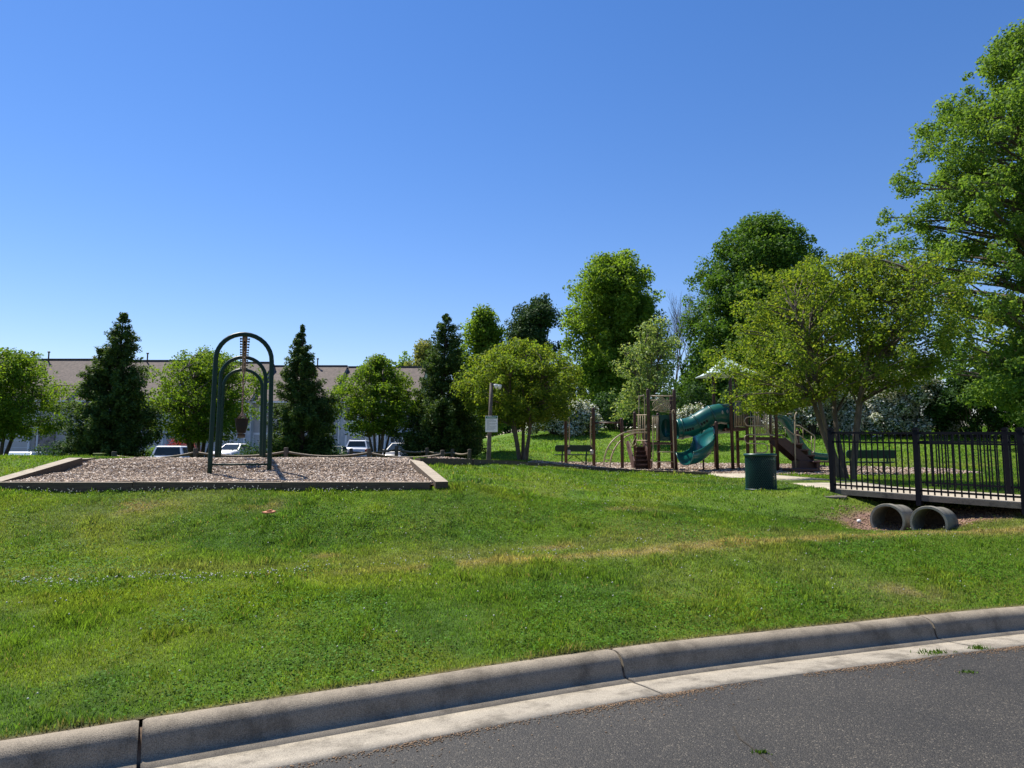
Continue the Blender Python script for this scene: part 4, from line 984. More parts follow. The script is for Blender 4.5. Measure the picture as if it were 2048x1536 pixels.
# ------------------------------------------------------------ cars
M_GLASS = simple('car_glass', (.02, .03, .038), .02, var=.1, spec=.3); M_TYRE = M_BLACK; M_RIM = simple('alloy', (.5, .5, .52), .3, .9)
M_RED = simple('tail_lamp', (.35, .01, .01), .2); M_LAMP = simple('head_lamp', (.7, .72, .75), .1, coat=.5); M_PLATE = simple('number_plate', (.6, .62, .65), .5)
def paint(nm, c): return simple(nm, c, .42, 0, var=.03, coat=.25, spec=.3)
M_PWHITE = paint('white_car_paint', (.72, .73, .75)); M_PSILV = paint('silver_car_paint', (.36, .39, .42)); M_PGREY = paint('grey_car_paint', (.045, .048, .055)); M_PDARK = paint('dark_car_paint', (.03, .035, .05))
def car(label, c, rz, mat, kind, glass=None):
    glass = glass or M_GLASS
    t = thing({'suv': 'parked_suv', 'pickup': 'parked_pickup'}.get(kind, 'parked_car'), label, {'pickup': 'pickup truck', 'suv': 'SUV'}.get(kind, 'car'), tuple(c), rz, 'cars parked before the townhouses')
    # front points to -y
    if kind == 'suv': L, W_, Hh = 4.65, 1.88, 1.70; body = [(-2.3, .62, .78), (-2.2, .35, .9), (-1.9, .28, .98), (-1.1, .26, 1.06), (-.7, .26, 1.1), (1.9, .28, 1.14), (2.2, .34, 1.12), (2.32, .5, 1.0)]; cab = (-1.05, 2.22, -.25, 1.85)
    elif kind == 'pickup': L, W_, Hh = 5.5, 1.98, 1.82; body = [(-2.75, .65, .9), (-2.65, .42, 1.02), (-2.2, .36, 1.1), (-1.3, .34, 1.16), (-.9, .34, 1.2), (.9, .34, 1.2), (2.6, .4, 1.2), (2.75, .5, 1.18)]; cab = (-1.25, 1.0, -.55, .78)
    else: L, W_, Hh = 4.6, 1.8, 1.45; body = [(-2.3, .5, .62), (-2.2, .28, .74), (-1.9, .22, .82), (-1.0, .2, .92), (-.6, .2, .95), (1.5, .22, .98), (2.15, .3, .98), (2.3, .45, .9)]; cab = (-1.0, 1.75, -.2, 1.05)
    hw = W_/2
    def ring(y, z0, z1, k):
        w_ = hw*(.93 if k in (0, len(body)-1) else (.97 if k in (1, len(body)-2) else 1))
        zm = z0+(z1-z0)*.62
        pr = [(-w_*.90, z0), (-w_*.985, z0+.08), (-w_, zm-.08), (-w_*.99, zm+.05), (-w_*.93, z1-.05), (-w_*.84, z1), (0, z1+.025)]
        return [Vector((x_, y, z_)) for x_, z_ in pr]+[Vector((-x_, y, z_)) for x_, z_ in reversed(pr[:-1])]
    rg = [ring(y, a_, b_, k) for k, (y, a_, b_) in enumerate(body)]; n = len(rg[0]); vs = [p for r_ in rg for p in r_]
    fs = [(i*n+k, i*n+(k+1) % n, (i+1)*n+(k+1) % n, (i+1)*n+k) for i in range(len(rg)-1) for k in range(n)]+[tuple(range(n)), tuple((len(rg)-1)*n+k for k in range(n-1, -1, -1))]
    mb = MB(); mb.add(vs, fs, 0, True); bo = mb.build('body', mat, t); es = bo.modifiers.new('e', 'EDGE_SPLIT'); es.split_angle = math.radians(40)
    y0, y1, y2, y3 = cab; zb_ = max(b_ for _, _, b_ in body)-.06; zt = Hh
    bw, tw = hw*.90, hw*.70
    B = [Vector((-bw, y0, zb_)), Vector((bw, y0, zb_)), Vector((bw, y1, zb_)), Vector((-bw, y1, zb_))]
    ym = (y2+y3)/2
    T = [Vector((-tw, y2, zt-.05)), Vector((tw, y2, zt-.05)), Vector((tw, y3, zt-.05)), Vector((-tw, y3, zt-.05))]
    R2 = [Vector((-tw*.85, y2+.14, zt)), Vector((tw*.85, y2+.14, zt)), Vector((tw*.85, y3-.12, zt-.005)), Vector((-tw*.85, y3-.12, zt-.005))]
    mb = MB(); mb.add(B+T+R2, [(0, 1, 5, 4), (1, 2, 6, 5), (2, 3, 7, 6), (3, 0, 4, 7), (4, 5, 9, 8), (5, 6, 10, 9), (6, 7, 11, 10), (7, 4, 8, 11), (8, 9, 10, 11)]); mb.build('cabin', mat, t)
    def glass_on(a, b, c_, d_, nm, i0=.05, i1=.95, j0=.12, j1=.92):
        q = lambda u, v: (a*(1-u)+b*u)*(1-v)+(d_*(1-u)+c_*u)*v
        nn = (b-a).cross(d_-a).normalized(); vs_ = [q(i0, j0), q(i1, j0), q(i1, j1), q(i0, j1)]
        mb = MB(); mb.add([v+nn*.006 for v in vs_]+[v+nn*.016 for v in vs_], [(3, 2, 1, 0), (4, 5, 6, 7), (0, 1, 5, 4), (1, 2, 6, 5), (2, 3, 7, 6), (3, 0, 4, 7)]); mb.build(nm, glass, t)
    glass_on(B[0], B[1], T[1], T[0], 'windscreen', .05, .95, .06, .95)
    glass_on(B[2], B[3], T[3], T[2], 'rear_window', .07, .93, .22, .93)
    for (a, b, c_, d_) in ((B[1], B[2], T[2], T[1]), (B[3], B[0], T[0], T[3])):
        if kind == 'pickup': glass_on(a, b, c_, d_, 'side_window', .12, .5, .15, .9); glass_on(a, b, c_, d_, 'side_window', .54, .9, .15, .9)
        else: glass_on(a, b, c_, d_, 'side_window', .1, .48, .15, .9); glass_on(a, b, c_, d_, 'side_window', .51, .88, .15, .9)
    wb = L*.3
    for sx_ in (-1, 1):
        for yy_ in (-wb, wb):
            r = .36 if kind != 'sedan' else .32
            mb = MB(); pr = [Vector((sx_*(hw-.12), yy_, r))+Vector((sx_*o_, 0, 0)) for o_ in (-.1, .125)]
            mb.tube([pr[0], pr[0]+Vector((sx_*.02, 0, 0)), pr[1]-Vector((sx_*.02, 0, 0)), pr[1]], [r-.03, r, r, r-.03], 20); wl = mb.build('wheel', M_TYRE, t)
            mb = MB(); mb.tube([pr[1]-Vector((sx_*.01, 0, 0)), pr[1]+Vector((sx_*.012, 0, 0))], [r*.62, r*.58], 14); mb.build('rim', M_RIM, wl)
        yb = body[-1][0]; zl = body[-2][2]
        mb = MB(); mb.box((sx_*hw*.80, yb-.06, zl-.26), (.2, .16, .32), bev=.03); mb.build('tail_lamp', M_RED, t)
        yf = body[0][0]; mb = MB(); mb.box((sx_*hw*.72, yf+.10, body[1][2]-.12), (.34, .2, .14), bev=.03); mb.build('headlight', M_LAMP, t)
        mb = MB(); mb.box((sx_*(hw+.08), y0+.28, zb_+.10), (.2, .1, .14), bev=.03); mb.build('mirror', mat, t)
    mb = MB(); mb.box((0, body[-1][0]+.012, body[-1][2]-.15), (.42, .03, .14)); mb.build('number_plate', M_PLATE, t)
    mb = MB(); mb.box((0, body[0][0]-.004, body[0][2]-.06), (.9, .05, .12), bev=.02); mb.build('grille', M_BLACK, t)
    if kind == 'suv':
        for sx_ in (-1, 1):
            mb = MB(); mb.tube([(sx_*tw*.9, y2+.3, zt+.0), (sx_*tw*.9, y2+.4, zt+.05), (sx_*tw*.9, y3-.3, zt+.05), (sx_*tw*.9, y3-.2, zt+.0)], .02, 6); mb.build('roof_rail', M_GALV, t)
    return t
def gp(px, d, z): p = P(px, 905, d); return (p.x, d, z)
car('silver car at the far left below the leftmost tree, only its roof and windscreen showing', gp(42, 36, .2), math.radians(8), M_PSILV, 'sedan', simple('pale_glass', (.3, .38, .42), .05, spec=1))
car('white pickup truck with dark rear window beside the red maple', gp(347, 40, .16), PI+math.radians(6), M_PWHITE, 'pickup')
car('white car facing the playground, seen between the legs of the swing frame', gp(468, 55, .86), math.radians(-4), M_PWHITE, 'sedan')
car('low grey car behind the second conifer, left of the white SUV', gp(668, 50, .62), math.radians(2), M_PGREY, 'sedan')
car('white SUV seen from behind at the right-hand garage', gp(721, 55, .84), PI+math.radians(4), M_PWHITE, 'suv')
car('dark grey SUV with blue-grey windscreen, rightmost of the parked cars', gp(805, 46, .56), math.radians(-14), M_PGREY, 'suv')
mb = MB(); t = thing('utility_box', 'small yellow-green utility box in the shade behind the swing bed', 'utility box', tuple(P(199, 918, 19.5)))
mb.box((0, 0, .05), (.24, .2, .18), bev=.02); mb.build('box', simple('olive_box', (.10, .13, .02), .6), t); mb = MB(); mb.box((0, 0, .15), (.27, .23, .03), bev=.01); mb.build('lid', simple('olive_lid', (.2, .24, .04), .6), t)

# ------------------------------------------------------------ trees and shrubs
def leaves(C, R, n, size, up=.35, aspect=.5, droop=0, inward=False, squash=1.0):
    """n leaf quads scattered round clump centres C with radii R (denser on the clump's skin)"""
    k = len(C); idx = RG.choice(k, n, p=(R**2)/(R**2).sum())
    d = RG.normal(size=(n, 3)); d /= np.linalg.norm(d, axis=1)[:, None]
    rr = RG.random(n)**.45
    pos = C[idx]+d*(R[idx]*rr)[:, None]*np.array([1, 1, squash])
    nrm = d*.6+np.array([0, 0, up])+RG.normal(size=(n, 3))*.55; nrm /= np.linalg.norm(nrm, axis=1)[:, None]
    t = np.cross(nrm, RG.normal(size=(n, 3))); t /= np.linalg.norm(t, axis=1)[:, None]
    t[:, 2] -= droop; b = np.cross(nrm, t); b /= np.linalg.norm(b, axis=1)[:, None]
    s = (size*(.6+.8*RG.random(n)))[:, None]
    V = np.stack([pos-t*s*.5, pos+b*s*aspect*.5+nrm*s*.06, pos+t*s*.5, pos-b*s*aspect*.5+nrm*s*.06], 1).reshape(-1, 3)
    return V, (np.arange(n)[:, None]*4+np.arange(4))
def branch(mb, a, b, r0, r1, bend=.12, n=5, seg=6, lift=0):
    a, b = Vector(a), Vector(b); L = (b-a).length; off = Vector((rnd.gauss(0, 1), rnd.gauss(0, 1), rnd.gauss(0, .5)))*L*bend
    pts = []; rs = []
    for i in range(n+1):
        f = i/n; pts.append(a+(b-a)*f+off*math.sin(f*PI)*.6+Vector((0, 0, lift*L*math.sin(f*PI)))); rs.append(r0+(r1-r0)*f)
    mb.tube(pts, rs, seg, cap=False); return pts
def mktree(name, label, cat, base, prof, n_cl, n_lf, lsize, lmat, bark, r_tr=.12, cl_r=.35, style='single', zfork=.25, off=(0, 0), group=None, irr=.25, up=.35, aspect=.5, shell=.55, squash=.8, extra=None, sq_y=1.0, crown_name='crown', stems=5, twigs=True, lump=.2, droop=0):
    """prof: list of (height, radius, dx) describing the crown's outline"""
    t = thing(name, label, cat, tuple(base), 0, group)
    if style == 'multi': n_cl = int(n_cl*1.9); cl_r *= .74; irr += .12
    hs = [p[0] for p in prof]; C = []
    lo, hi = hs[0], hs[-1]; ph = [rnd.uniform(0, 6.28) for _ in range(4)]
    tries = 0
    rmax = max(p[1] for p in prof)
    while len(C) < n_cl and tries < n_cl*60:
        tries += 1
        h = rnd.uniform(lo, hi); R = np.interp(h, hs, [p[1] for p in prof]); dx = np.interp(h, hs, [p[2] for p in prof])
        if rnd.random() > (R/rmax)**1.0+.16: continue
        a = rnd.uniform(0, 2*PI); wob = 1+lump*math.sin(3*a+ph[0]+h*1.1)+lump*.7*math.sin(5*a+ph[1]-h*1.9)+rnd.gauss(0, irr*.5)
        rr = R*wob*(rnd.random()**shell); rr = max(0, rr-cl_r*.45)
        C.append((off[0]+dx+rr*math.cos(a), off[1]+rr*math.sin(a)*sq_y, h))
    nb = len(C)
    for k in range(int(nb*.16)):       # wispy shoots that break the outline
        h = rnd.uniform(lo+(hi-lo)*.1, hi); a = rnd.uniform(0, 2*PI); R = np.interp(h, hs, [p[1] for p in prof])*rnd.uniform(.97, 1.12); dx = np.interp(h, hs, [p[2] for p in prof])
        C.append((off[0]+dx+R*math.cos(a), off[1]+R*math.sin(a)*sq_y, h+rnd.uniform(0, .35)*cl_r))
    C = np.array(C); Rr = cl_r*(.6+.8*RG.random(len(C))); Rr[nb:] *= .5
    mb = MB(); zf = lo+(hi-lo)*zfork; forks = []
    if style == 'multi':
        forks = []
        for k in range(stems):
            a = 2*PI*k/stems+rnd.uniform(-.3, .3); rb = rmax*.03+.04; rt = rmax*rnd.uniform(.22, .42)
            b0 = Vector((math.cos(a)*rb, math.sin(a)*rb, -.1)); b1 = Vector((off[0]+math.cos(a)*rt, off[1]+math.sin(a)*rt, lo+(hi-lo)*rnd.uniform(.3, .5)))
            pts = branch(mb, b0, b1, r_tr*rnd.uniform(.7, 1), r_tr*.4, .05, 6, 8, lift=.05); forks += pts[3:]
            for q in range(2):
                a2 = a+rnd.uniform(-.7, .7); e = Vector((off[0]+math.cos(a2)*rmax*rnd.uniform(.4, .65), off[1]+math.sin(a2)*rmax*rnd.uniform(.4, .65), lo+(hi-lo)*rnd.uniform(.45, .8)))
                pp = branch(mb, pts[3+q], e, r_tr*.4, r_tr*.14, .08, 5, 6, lift=.06); forks += pp[1:]
    else:
        top = Vector((off[0]+prof[-1][2]*.8, off[1], hi-(hi-lo)*.06)); pts = branch(mb, (0, 0, -.3), top, r_tr, r_tr*.12, .015, 14, 9)
        forks = [p for p in pts if p.z > min(lo*.9, hi*.4)]
    FA = np.array([tuple(f) for f in forks])
    if twigs:
        for c in C[:nb][::(1 if len(C) < 260 else 2)]:
            dd = np.linalg.norm(FA-c, axis=1)+np.maximum(0, FA[:, 2]-c[2]+.1*(hi-lo)*(style != 'cone'))*2
            j = int(dd.argmin()); L = float(np.linalg.norm(FA[j]-c)); r_ = min(r_tr*.3, .008+.016*L)
            branch(mb, FA[j], c, r_, r_*.3, .1, 4, 5, lift=.06)
    mb.build('trunk', bark, t)
    V, Fq = leaves(C, Rr*1.15, int(n_lf*1.7), lsize*1.18, up, aspect*1.2, droop, squash=squash)
    npmesh(crown_name, V, Fq, lmat, t)
    if extra:
        em, en, es, enm = extra
        V, Fq = leaves(C, Rr*1.08, en, es, .6, .9, squash=squash); npmesh(enm, V, Fq, em, t)
    return t, C, Rr
def gz(px, d, py=None):
    x_ = (px-1024)/F*d; return Vector((x_, d, Hs(x_, d)))
def hh(py, d, b): return P(1024, py, d).z-b.z          # height of a pixel row above a base
def pr(base, d, rows, cx):
    """rows of (py, left px, right px) -> crown profile"""
    out = []
    for py, l, r in sorted(rows, key=lambda q: -q[0]):
        out.append((hh(py, d, base), (r-l)/2/F*d, ((l+r)/2-cx)/F*d))
    return out
L_CRAPE = leafmat('crape_leaves', [(0, (.04, .076, .013)), (.4, (.072, .12, .017)), (.75, (.12, .162, .022)), (.95, (.19, .2, .035)), (1, (.17, .085, .035))], .45, 1.5)
L_CRAPE2 = leafmat('crape_leaves_deep', [(0, (.035, .08, .012)), (.5, (.07, .13, .015)), (1, (.14, .19, .022))], .42, 1.5)
L_CON = leafmat('conifer_needles', [(0, (.018, .042, .015)), (.5, (.042, .082, .022)), (.85, (.085, .135, .034)), (1, (.14, .145, .05))], .25, 1.3)
L_OAKD = leafmat('dark_oak_leaves', [(0, (.026, .065, .014)), (.5, (.05, .11, .018)), (1, (.095, .16, .03))], .32, 1.4)
L_BRIGHT = leafmat('bright_spring_leaves', [(0, (.048, .095, .014)), (.5, (.088, .155, .020)), (1, (.15, .215, .032))], .45, 1.4)
L_OAKR = leafmat('spring_oak_leaves', [(0, (.04, .085, .018)), (.5, (.075, .14, .026)), (1, (.14, .21, .045))], .42, 1.4)
L_EVER = leafmat('evergreen_leaves', [(0, (.02, .05, .018)), (.5, (.04, .08, .028)), (1, (.075, .12, .05))], .15, 1.2, .7, .12)
L_SHRUB = leafmat('shrub_leaves', [(0, (.012, .035, .012)), (.6, (.03, .07, .02)), (1, (.06, .11, .03))], .25)
L_WHITE = leafmat('white_blossom', [(0, (.40, .43, .35)), (.5, (.56, .58, .51)), (1, (.8, .8, .74))], .2, .7)
L_MAPLE = leafmat('red_maple_leaves', [(0, (.1, .012, .015)), (.6, (.2, .03, .035)), (1, (.3, .06, .06))], .35, 1.2)
L_DOG = leafmat('dogwood_leaves', [(0, (.06, .11, .025)), (.5, (.11, .175, .05)), (1, (.34, .38, .2))], .4, 1.2)
L_OLIVE = leafmat('olive_far_leaves', [(0, (.07, .09, .03)), (.5, (.12, .14, .05)), (1, (.18, .19, .08))], .35)
GT = 'crape myrtles round the play area'
# right crape myrtle by the bridge
b = gz(1690, 17.2); d = 17.2
mktree('crape_myrtle', 'broad yellow-green multi-stemmed tree arching over the stairs behind the railing', 'tree', b,
       pr(b, d, [(818, 1470, 1590), (792, 1452, 1720), (765, 1440, 1850), (735, 1432, 1905), (680, 1445, 1930), (620, 1475, 1935), (570, 1530, 1900), (535, 1600, 1850), (515, 1680, 1780)], 1690), 430, 43000, .060, L_CRAPE, M_CRAPEBARK, .085, .31, 'multi', group=GT, shell=.5, stems=5, lump=.08, irr=.16, sq_y=.85)
b = gz(1045, 23); d = 23
mktree('crape_myrtle', 'yellow-green multi-stemmed tree in the middle, right of the notice sign', 'tree', b,
       pr(b, d, [(850, 1010, 1090), (830, 960, 1130), (800, 925, 1160), (760, 915, 1172), (725, 935, 1150), (700, 975, 1100), (688, 1010, 1060)], 1045), 230, 25000, .07, L_CRAPE, M_CRAPEBARK, .075, .32, 'multi', group=GT, stems=5, lump=.06, irr=.16)
b = gz(0, 22); d = 22
mktree('crape_myrtle', 'rounded green tree cut by the left edge of the picture, above the silver car', 'tree', b,
       pr(b, d, [(875, -50, 70), (850, -90, 115), (800, -120, 128), (760, -110, 118), (730, -80, 85), (706, -40, 45)], 0), 210, 23000, .065, L_CRAPE2, M_CRAPEBARK, .07, .33, 'multi', group=GT, stems=4, lump=.07)
b = gz(402, 24); d = 24
mktree('crape_myrtle', 'dense green tree directly behind the left leg of the swing frame', 'tree', b,
       pr(b, d, [(878, 340, 470), (850, 300, 505), (810, 285, 520), (770, 298, 522), (740, 325, 505), (718, 355, 470), (706, 385, 430)], 402), 230, 24000, .068, L_CRAPE2, M_CRAPEBARK, .085, .33, 'multi', group=GT, stems=5, lump=.07)
b = gz(757, 25); d = 25
mktree('crape_myrtle', 'bright green multi-stemmed tree in front of the white SUV', 'tree', b,
       pr(b, d, [(868, 700, 800), (840, 670, 830), (800, 664, 838), (770, 675, 830), (745, 695, 810), (728, 725, 785), (718, 745, 768)], 757), 190, 18000, .068, L_CRAPE2, M_CRAPEBARK, .06, .28, 'multi', group=GT, stems=6, lump=.08)
b = gz(955, 31); d = 31
mktree('crape_myrtle', 'shaded small tree with bare twin stems left of the wooden light pole', 'tree', b,
       pr(b, d, [(868, 900, 1000), (845, 880, 1015), (810, 870, 1010), (770, 890, 990), (745, 920, 970)], 955), 110, 11000, .09, L_CRAPE2, M_CRAPEBARK, .09, .4, 'multi', group=GT, stems=4)
# conifers
def conifer(label, px, d, rows, n_cl, n_lf, sz=.1):
    b = gz(px, d)
    t = thing('conifer', label, 'conifer', tuple(b), 0, 'dark conifers behind the swing bed')
    p = pr(b, d, rows, px); hs = [q[0] for q in p]; mb = MB(); C = []; Rr = []
    top = p[-1][0]; branch(mb, (0, 0, -.2), (p[-1][2], 0, top-.1), .14, .012, .01, 12, 8)
    lead = [(rnd.uniform(0, 2*PI), rnd.uniform(.35, .8)) for _ in range(3)]
    ph = [rnd.uniform(0, 6.28) for _ in range(3)]
    for i in range(n_cl):
        h = top*(1-(rnd.random()**.72)); h = max(h, .15); R = float(np.interp(h, hs, [q[1] for q in p])); dx = float(np.interp(h, hs, [q[2] for q in p]))
        a = rnd.uniform(0, 2*PI); R *= 1+.13*math.sin(3*a+ph[0]+h*2.3)+.12*math.sin(2*a+ph[1]-h*3.1)+rnd.gauss(0, .10)
        if i % 7 == 0: R *= 1.12
        mb.tube([(dx*.9, 0, max(0, h-R*.25)), (dx+math.cos(a)*R*.55, math.sin(a)*R*.55, h-.02), (dx+math.cos(a)*R*.95, math.sin(a)*R*.95, h+R*.14)], [.02, .012, .005], 4, cap=False) if i % 3 == 0 else None
        for f in (.38, .58, .78, .93): C.append((dx+math.cos(a)*R*f, math.sin(a)*R*f, h+R*.16*f*f)); Rr.append((.10+.11*R)*(1.15-f*.55))
    mb.build('trunk', M_DKBARK, t)
    C = np.array(C); Rr = np.array(Rr)
    V, Fq = leaves(C, Rr*.82, int(n_lf*1.6), sz*1.12, .9, .42, squash=1.3); npmesh('crown', V, Fq, L_CON, t); return t
conifer('tall dark ragged conifer at the left with a shorter side top', 222, 21.5, [(912, 150, 285), (880, 135, 300), (830, 150, 296), (780, 170, 283), (740, 183, 275), (700, 197, 268), (665, 212, 258), (640, 226, 247), (626, 233, 239)], 420, 46000, .085)
conifer('narrow pointed dark conifer right of the swing frame', 603, 23, [(910, 545, 668), (870, 540, 672), (820, 550, 660), (780, 556, 645), (740, 565, 632), (700, 578, 620), (675, 590, 608), (652, 598, 602)], 340, 38000, .085)
conifer('dark conifer left of the wooden light pole with dense skirts', 884, 25, [(912, 815, 950), (880, 800, 962), (840, 815, 958), (790, 840, 945), (740, 850, 932), (700, 857, 926), (665, 868, 915), (640, 880, 900), (630, 888, 893)], 420, 42000, .095)
# hill trees
b = gz(1225, 57); d = 57; b.z = 2.9
mktree('shade_tree', 'tall bright green tree left of the bare-branched tree on the hill', 'tree', b,
       pr(b, d, [(820, 1170, 1290), (780, 1145, 1320), (720, 1130, 1325), (660, 1140, 1322), (610, 1148, 1318), (570, 1160, 1310), (535, 1178, 1295), (513, 1210, 1262)], 1225), 430, 52000, .20, L_BRIGHT, M_BARK, .28, .85, group='tall trees on the hill', shell=.45)
b = gz(1510, 58); d = 58; b.z = 2.9
mktree('shade_tree', 'large dense dark green round-topped tree behind the play structure', 'tree', b,
       pr(b, d, [(850, 1400, 1580), (800, 1368, 1620), (740, 1365, 1640), (680, 1370, 1650), (620, 1385, 1650), (560, 1405, 1645), (510, 1435, 1635), (470, 1468, 1605), (445, 1500, 1570)], 1510), 760, 80000, .21, L_OAKD, M_BARK, .34, .9, group='tall trees on the hill', shell=.42, irr=.14, lump=.08)
b = gz(1062, 66); d = 60; b.z = 2.6
mktree('shade_tree', 'dark blue-green bushy tree rising behind the middle yellow-green tree', 'tree', b,
       pr(b, d, [(830, 1020, 1110), (770, 1000, 1130), (720, 998, 1130), (670, 1000, 1125), (630, 1010, 1122), (600, 1030, 1118), (578, 1065, 1105), (570, 1078, 1092)], 1062), 200, 26000, .22, L_EVER, M_DKBARK, .28, .85, group='tall trees on the hill', shell=.45, lump=.12)
b = gz(962, 62); d = 62; b.z = 2.2
mktree('shade_tree', 'light green round-topped tree between the conifer and the dark bushy tree', 'tree', b,
       pr(b, d, [(820, 925, 1000), (760, 918, 1010), (710, 920, 1008), (670, 925, 1002), (640, 940, 990), (624, 958, 975)], 962), 120, 15000, .22, L_BRIGHT, M_BARK, .25, .8, group='tall trees on the hill')
# big tree at the right edge
d = 30; b = gz(2120, d)
mktree('oak_tree', 'huge airy spring-green tree filling the right edge of the picture', 'tree', b,
       pr(b, d, [(845, 2040, 2360), (790, 1990, 2400), (730, 1950, 2420), (650, 1915, 2420), (560, 1880, 2400), (480, 1852, 2380), (410, 1845, 2360), (330, 1870, 2340), (250, 1912, 2320), (170, 1970, 2290), (115, 2020, 2260), (80, 2065, 2220), (50, 2105, 2150)], 2120), 900, 118000, .125, L_OAKR, M_BARK, .34, .50, zfork=.1, shell=.42, irr=.22, lump=.08, group='tall trees on the hill')
# bare tree and blossom tree
def bare(label, px, d, top):
    b = gz(px, d); b.z = 2.6; t = thing('bare_tree', label, 'tree', tuple(b)); mb = MB(); Hh = hh(top, d, b)
    def grow(p, dr, L, r, lv):
        q = p+dr*L; mb.tube([p, (p+q)/2+Vector((rnd.gauss(0, .04), rnd.gauss(0, .04), 0))*L, q], [r, r*.8, r*.62], 5, cap=False)
        if lv == 0: return
        for k in range(3 if lv > 1 else 4):
            v = (dr+Vector((rnd.gauss(0, .24), rnd.gauss(0, .24), rnd.gauss(.15, .12)))).normalized(); grow(q if k else p+dr*L*.7, v, L*rnd.uniform(.62, .82), r*.6, lv-1)
    for k in range(3): grow(Vector((0, 0, -.2)), Vector((rnd.gauss(0, .12), rnd.gauss(0, .12), 1)).normalized(), Hh*.33, .09, 5)
    mb.build('trunk', M_BARK, t); return t
bare('leafless grey twiggy tree between the bright tree and the dark round tree', 1352, 66, 572)
b = gz(1290, 38); d = 38
mktree('dogwood_tree', 'sparse pale tree with whitish blossom above the left tower of the play structure', 'tree', b,
       pr(b, d, [(845, 1235, 1335), (800, 1222, 1352), (750, 1230, 1362), (700, 1250, 1368), (665, 1268, 1362), (640, 1300, 1345)], 1290), 170, 6500, .12, L_DOG, M_BARK, .09, .42, 'multi', shell=.6, irr=.3, lump=.15)
# flowering shrubs and dark hedge masses along the hilltop
def shrub(label, px0, px1, top, d, n_lf, fl, lm=L_SHRUB, nm='flowering_shrub', fs=.13, group='white-flowering shrubs on the hill', zb=None, cat='shrub', ls=.13, gm=L_WHITE):
    cx_ = (px0+px1)/2; b = gz(cx_, d)
    if zb: b.z = zb
    t = thing(nm, label, cat, tuple(b), 0, group); W_ = (px1-px0)/F*d; Hh = hh(top, d, b); C = []
    n_ = int(26+W_*14)
    for k in range(n_):
        a = rnd.uniform(0, PI); u = rnd.uniform(-1, 1); e = math.sqrt(max(0, 1-abs(u)**2.6)); q = rnd.uniform(.0, 1)
        C.append((u*W_/2*.93, rnd.uniform(-.9, .9)*e*min(W_*.4, 1.6), Hh*e*(q**.6)*rnd.uniform(.8, 1.0)+.12))
    C = np.array(C); Rr = np.full(len(C), .42)*(.7+.6*RG.random(len(C)))
    mb = MB()
    for c in C[::3]: branch(mb, (c[0]*.3, c[1]*.3, -.1), tuple(c), .04, .01, .08, 3, 5)
    mb.build('stems', M_DKBARK, t)
    V, Fq = leaves(C, Rr, n_lf, ls, .4, .6); npmesh('foliage', V, Fq, lm, t)
    if fl:
        pts, _ = leaves(C, Rr*1.16, int(fl*6), fs*.8, 1.2, .9, squash=.98); npmesh('blossom', pts, _, gm, t)
    return t
shrub('white-flowering shrub on the hill behind the middle tree', 1052, 1200, 806, 43, 9000, 3600)
shrub('white-flowering shrub on the hill behind the stairs of the play structure', 1540, 1705, 758, 39, 11000, 4600)
shrub('largest white-flowering shrub on the hill, seen above the near railing', 1690, 1905, 744, 38, 15000, 6500)
shrub('small white-flowering shrub between the two towers of the play structure', 1352, 1420, 815, 43, 4000, 900)
dk_ = dict(nm='evergreen_shrub', lm=L_SHRUB, group='dark evergreen shrubs along the hilltop', ls=.17)
shrub('dark shrub mass on the hill left of the first tower', 1165, 1300, 790, 46, 8000, 0, **dk_)
shrub('dark shrub on the hilltop seen between the two play towers', 1290, 1440, 770, 47, 8000, 0, **dk_)
shrub('dark shrub on the hilltop under the big round tree', 1430, 1600, 760, 45, 9000, 0, **dk_)
shrub('dark tall shrub below the huge tree at the right edge', 1850, 2060, 740, 37, 14000, 0, **dk_)
shrub('dark shrub at the right edge, cut off by the picture', 2030, 2300, 760, 36, 13000, 0, **dk_)
shrub('dark shrub on the far slope behind the middle tree trunk', 985, 1075, 800, 50, 6000, 0, **dk_)
shrub('dark shrub low behind the light pole', 905, 1000, 805, 56, 6000, 0, **dk_)
for (a_, b_, tp2, dd, lab) in ((1330, 1530, 720, 62, 'behind the bare tree'), (1100, 1260, 735, 64, 'behind the bright hill tree'), (1600, 1900, 680, 58, 'behind the large flowering shrub'), (900, 1110, 745, 70, 'behind the dark bushy tree')):
    shrub('far dark green thicket '+lab, a_, b_, tp2, dd, 9000, 0, nm='thicket', group='far thickets', ls=.26, zb=2.6)
shrub('low red-leaved maple beside the white pickup truck', 340, 396, 876, 47, 4500, 0, nm='red_maple', lm=L_MAPLE, group=None, ls=.1, zb=.7)
shrub('small yellow-green bush under the window at the right end of the townhouses', 820, 858, 888, 50, 2500, 0, nm='garden_bush', lm=L_BRIGHT, group='garden bushes before the townhouses', ls=.1, zb=.8)
shrub('small yellow-green bush left of the second conifer', 545, 572, 895, 50, 2000, 0, nm='garden_bush', lm=L_BRIGHT, group='garden bushes before the townhouses', ls=.1, zb=.8)
shrub('small green bush left of the white pickup truck', 292, 322, 897, 50, 2000, 0, nm='garden_bush', lm=L_BRIGHT, group='garden bushes before the townhouses', ls=.1, zb=.8)
for (a_, b_, tp2, lab) in ((75, 200, 893, 'left of the tallest conifer'), (195, 300, 897, 'at the foot of the tallest conifer'), (470, 560, 899, 'right of the swing frame'), (625, 690, 900, 'left of the low grey car'), (830, 960, 893, 'at the foot of the dense conifer')):
    shrub('low dark hedge plant '+lab, a_, b_, tp2, 27.5, 4200, 0, nm='low_shrub', lm=L_SHRUB, group='low dark shrubs behind the swing bed', ls=.075)
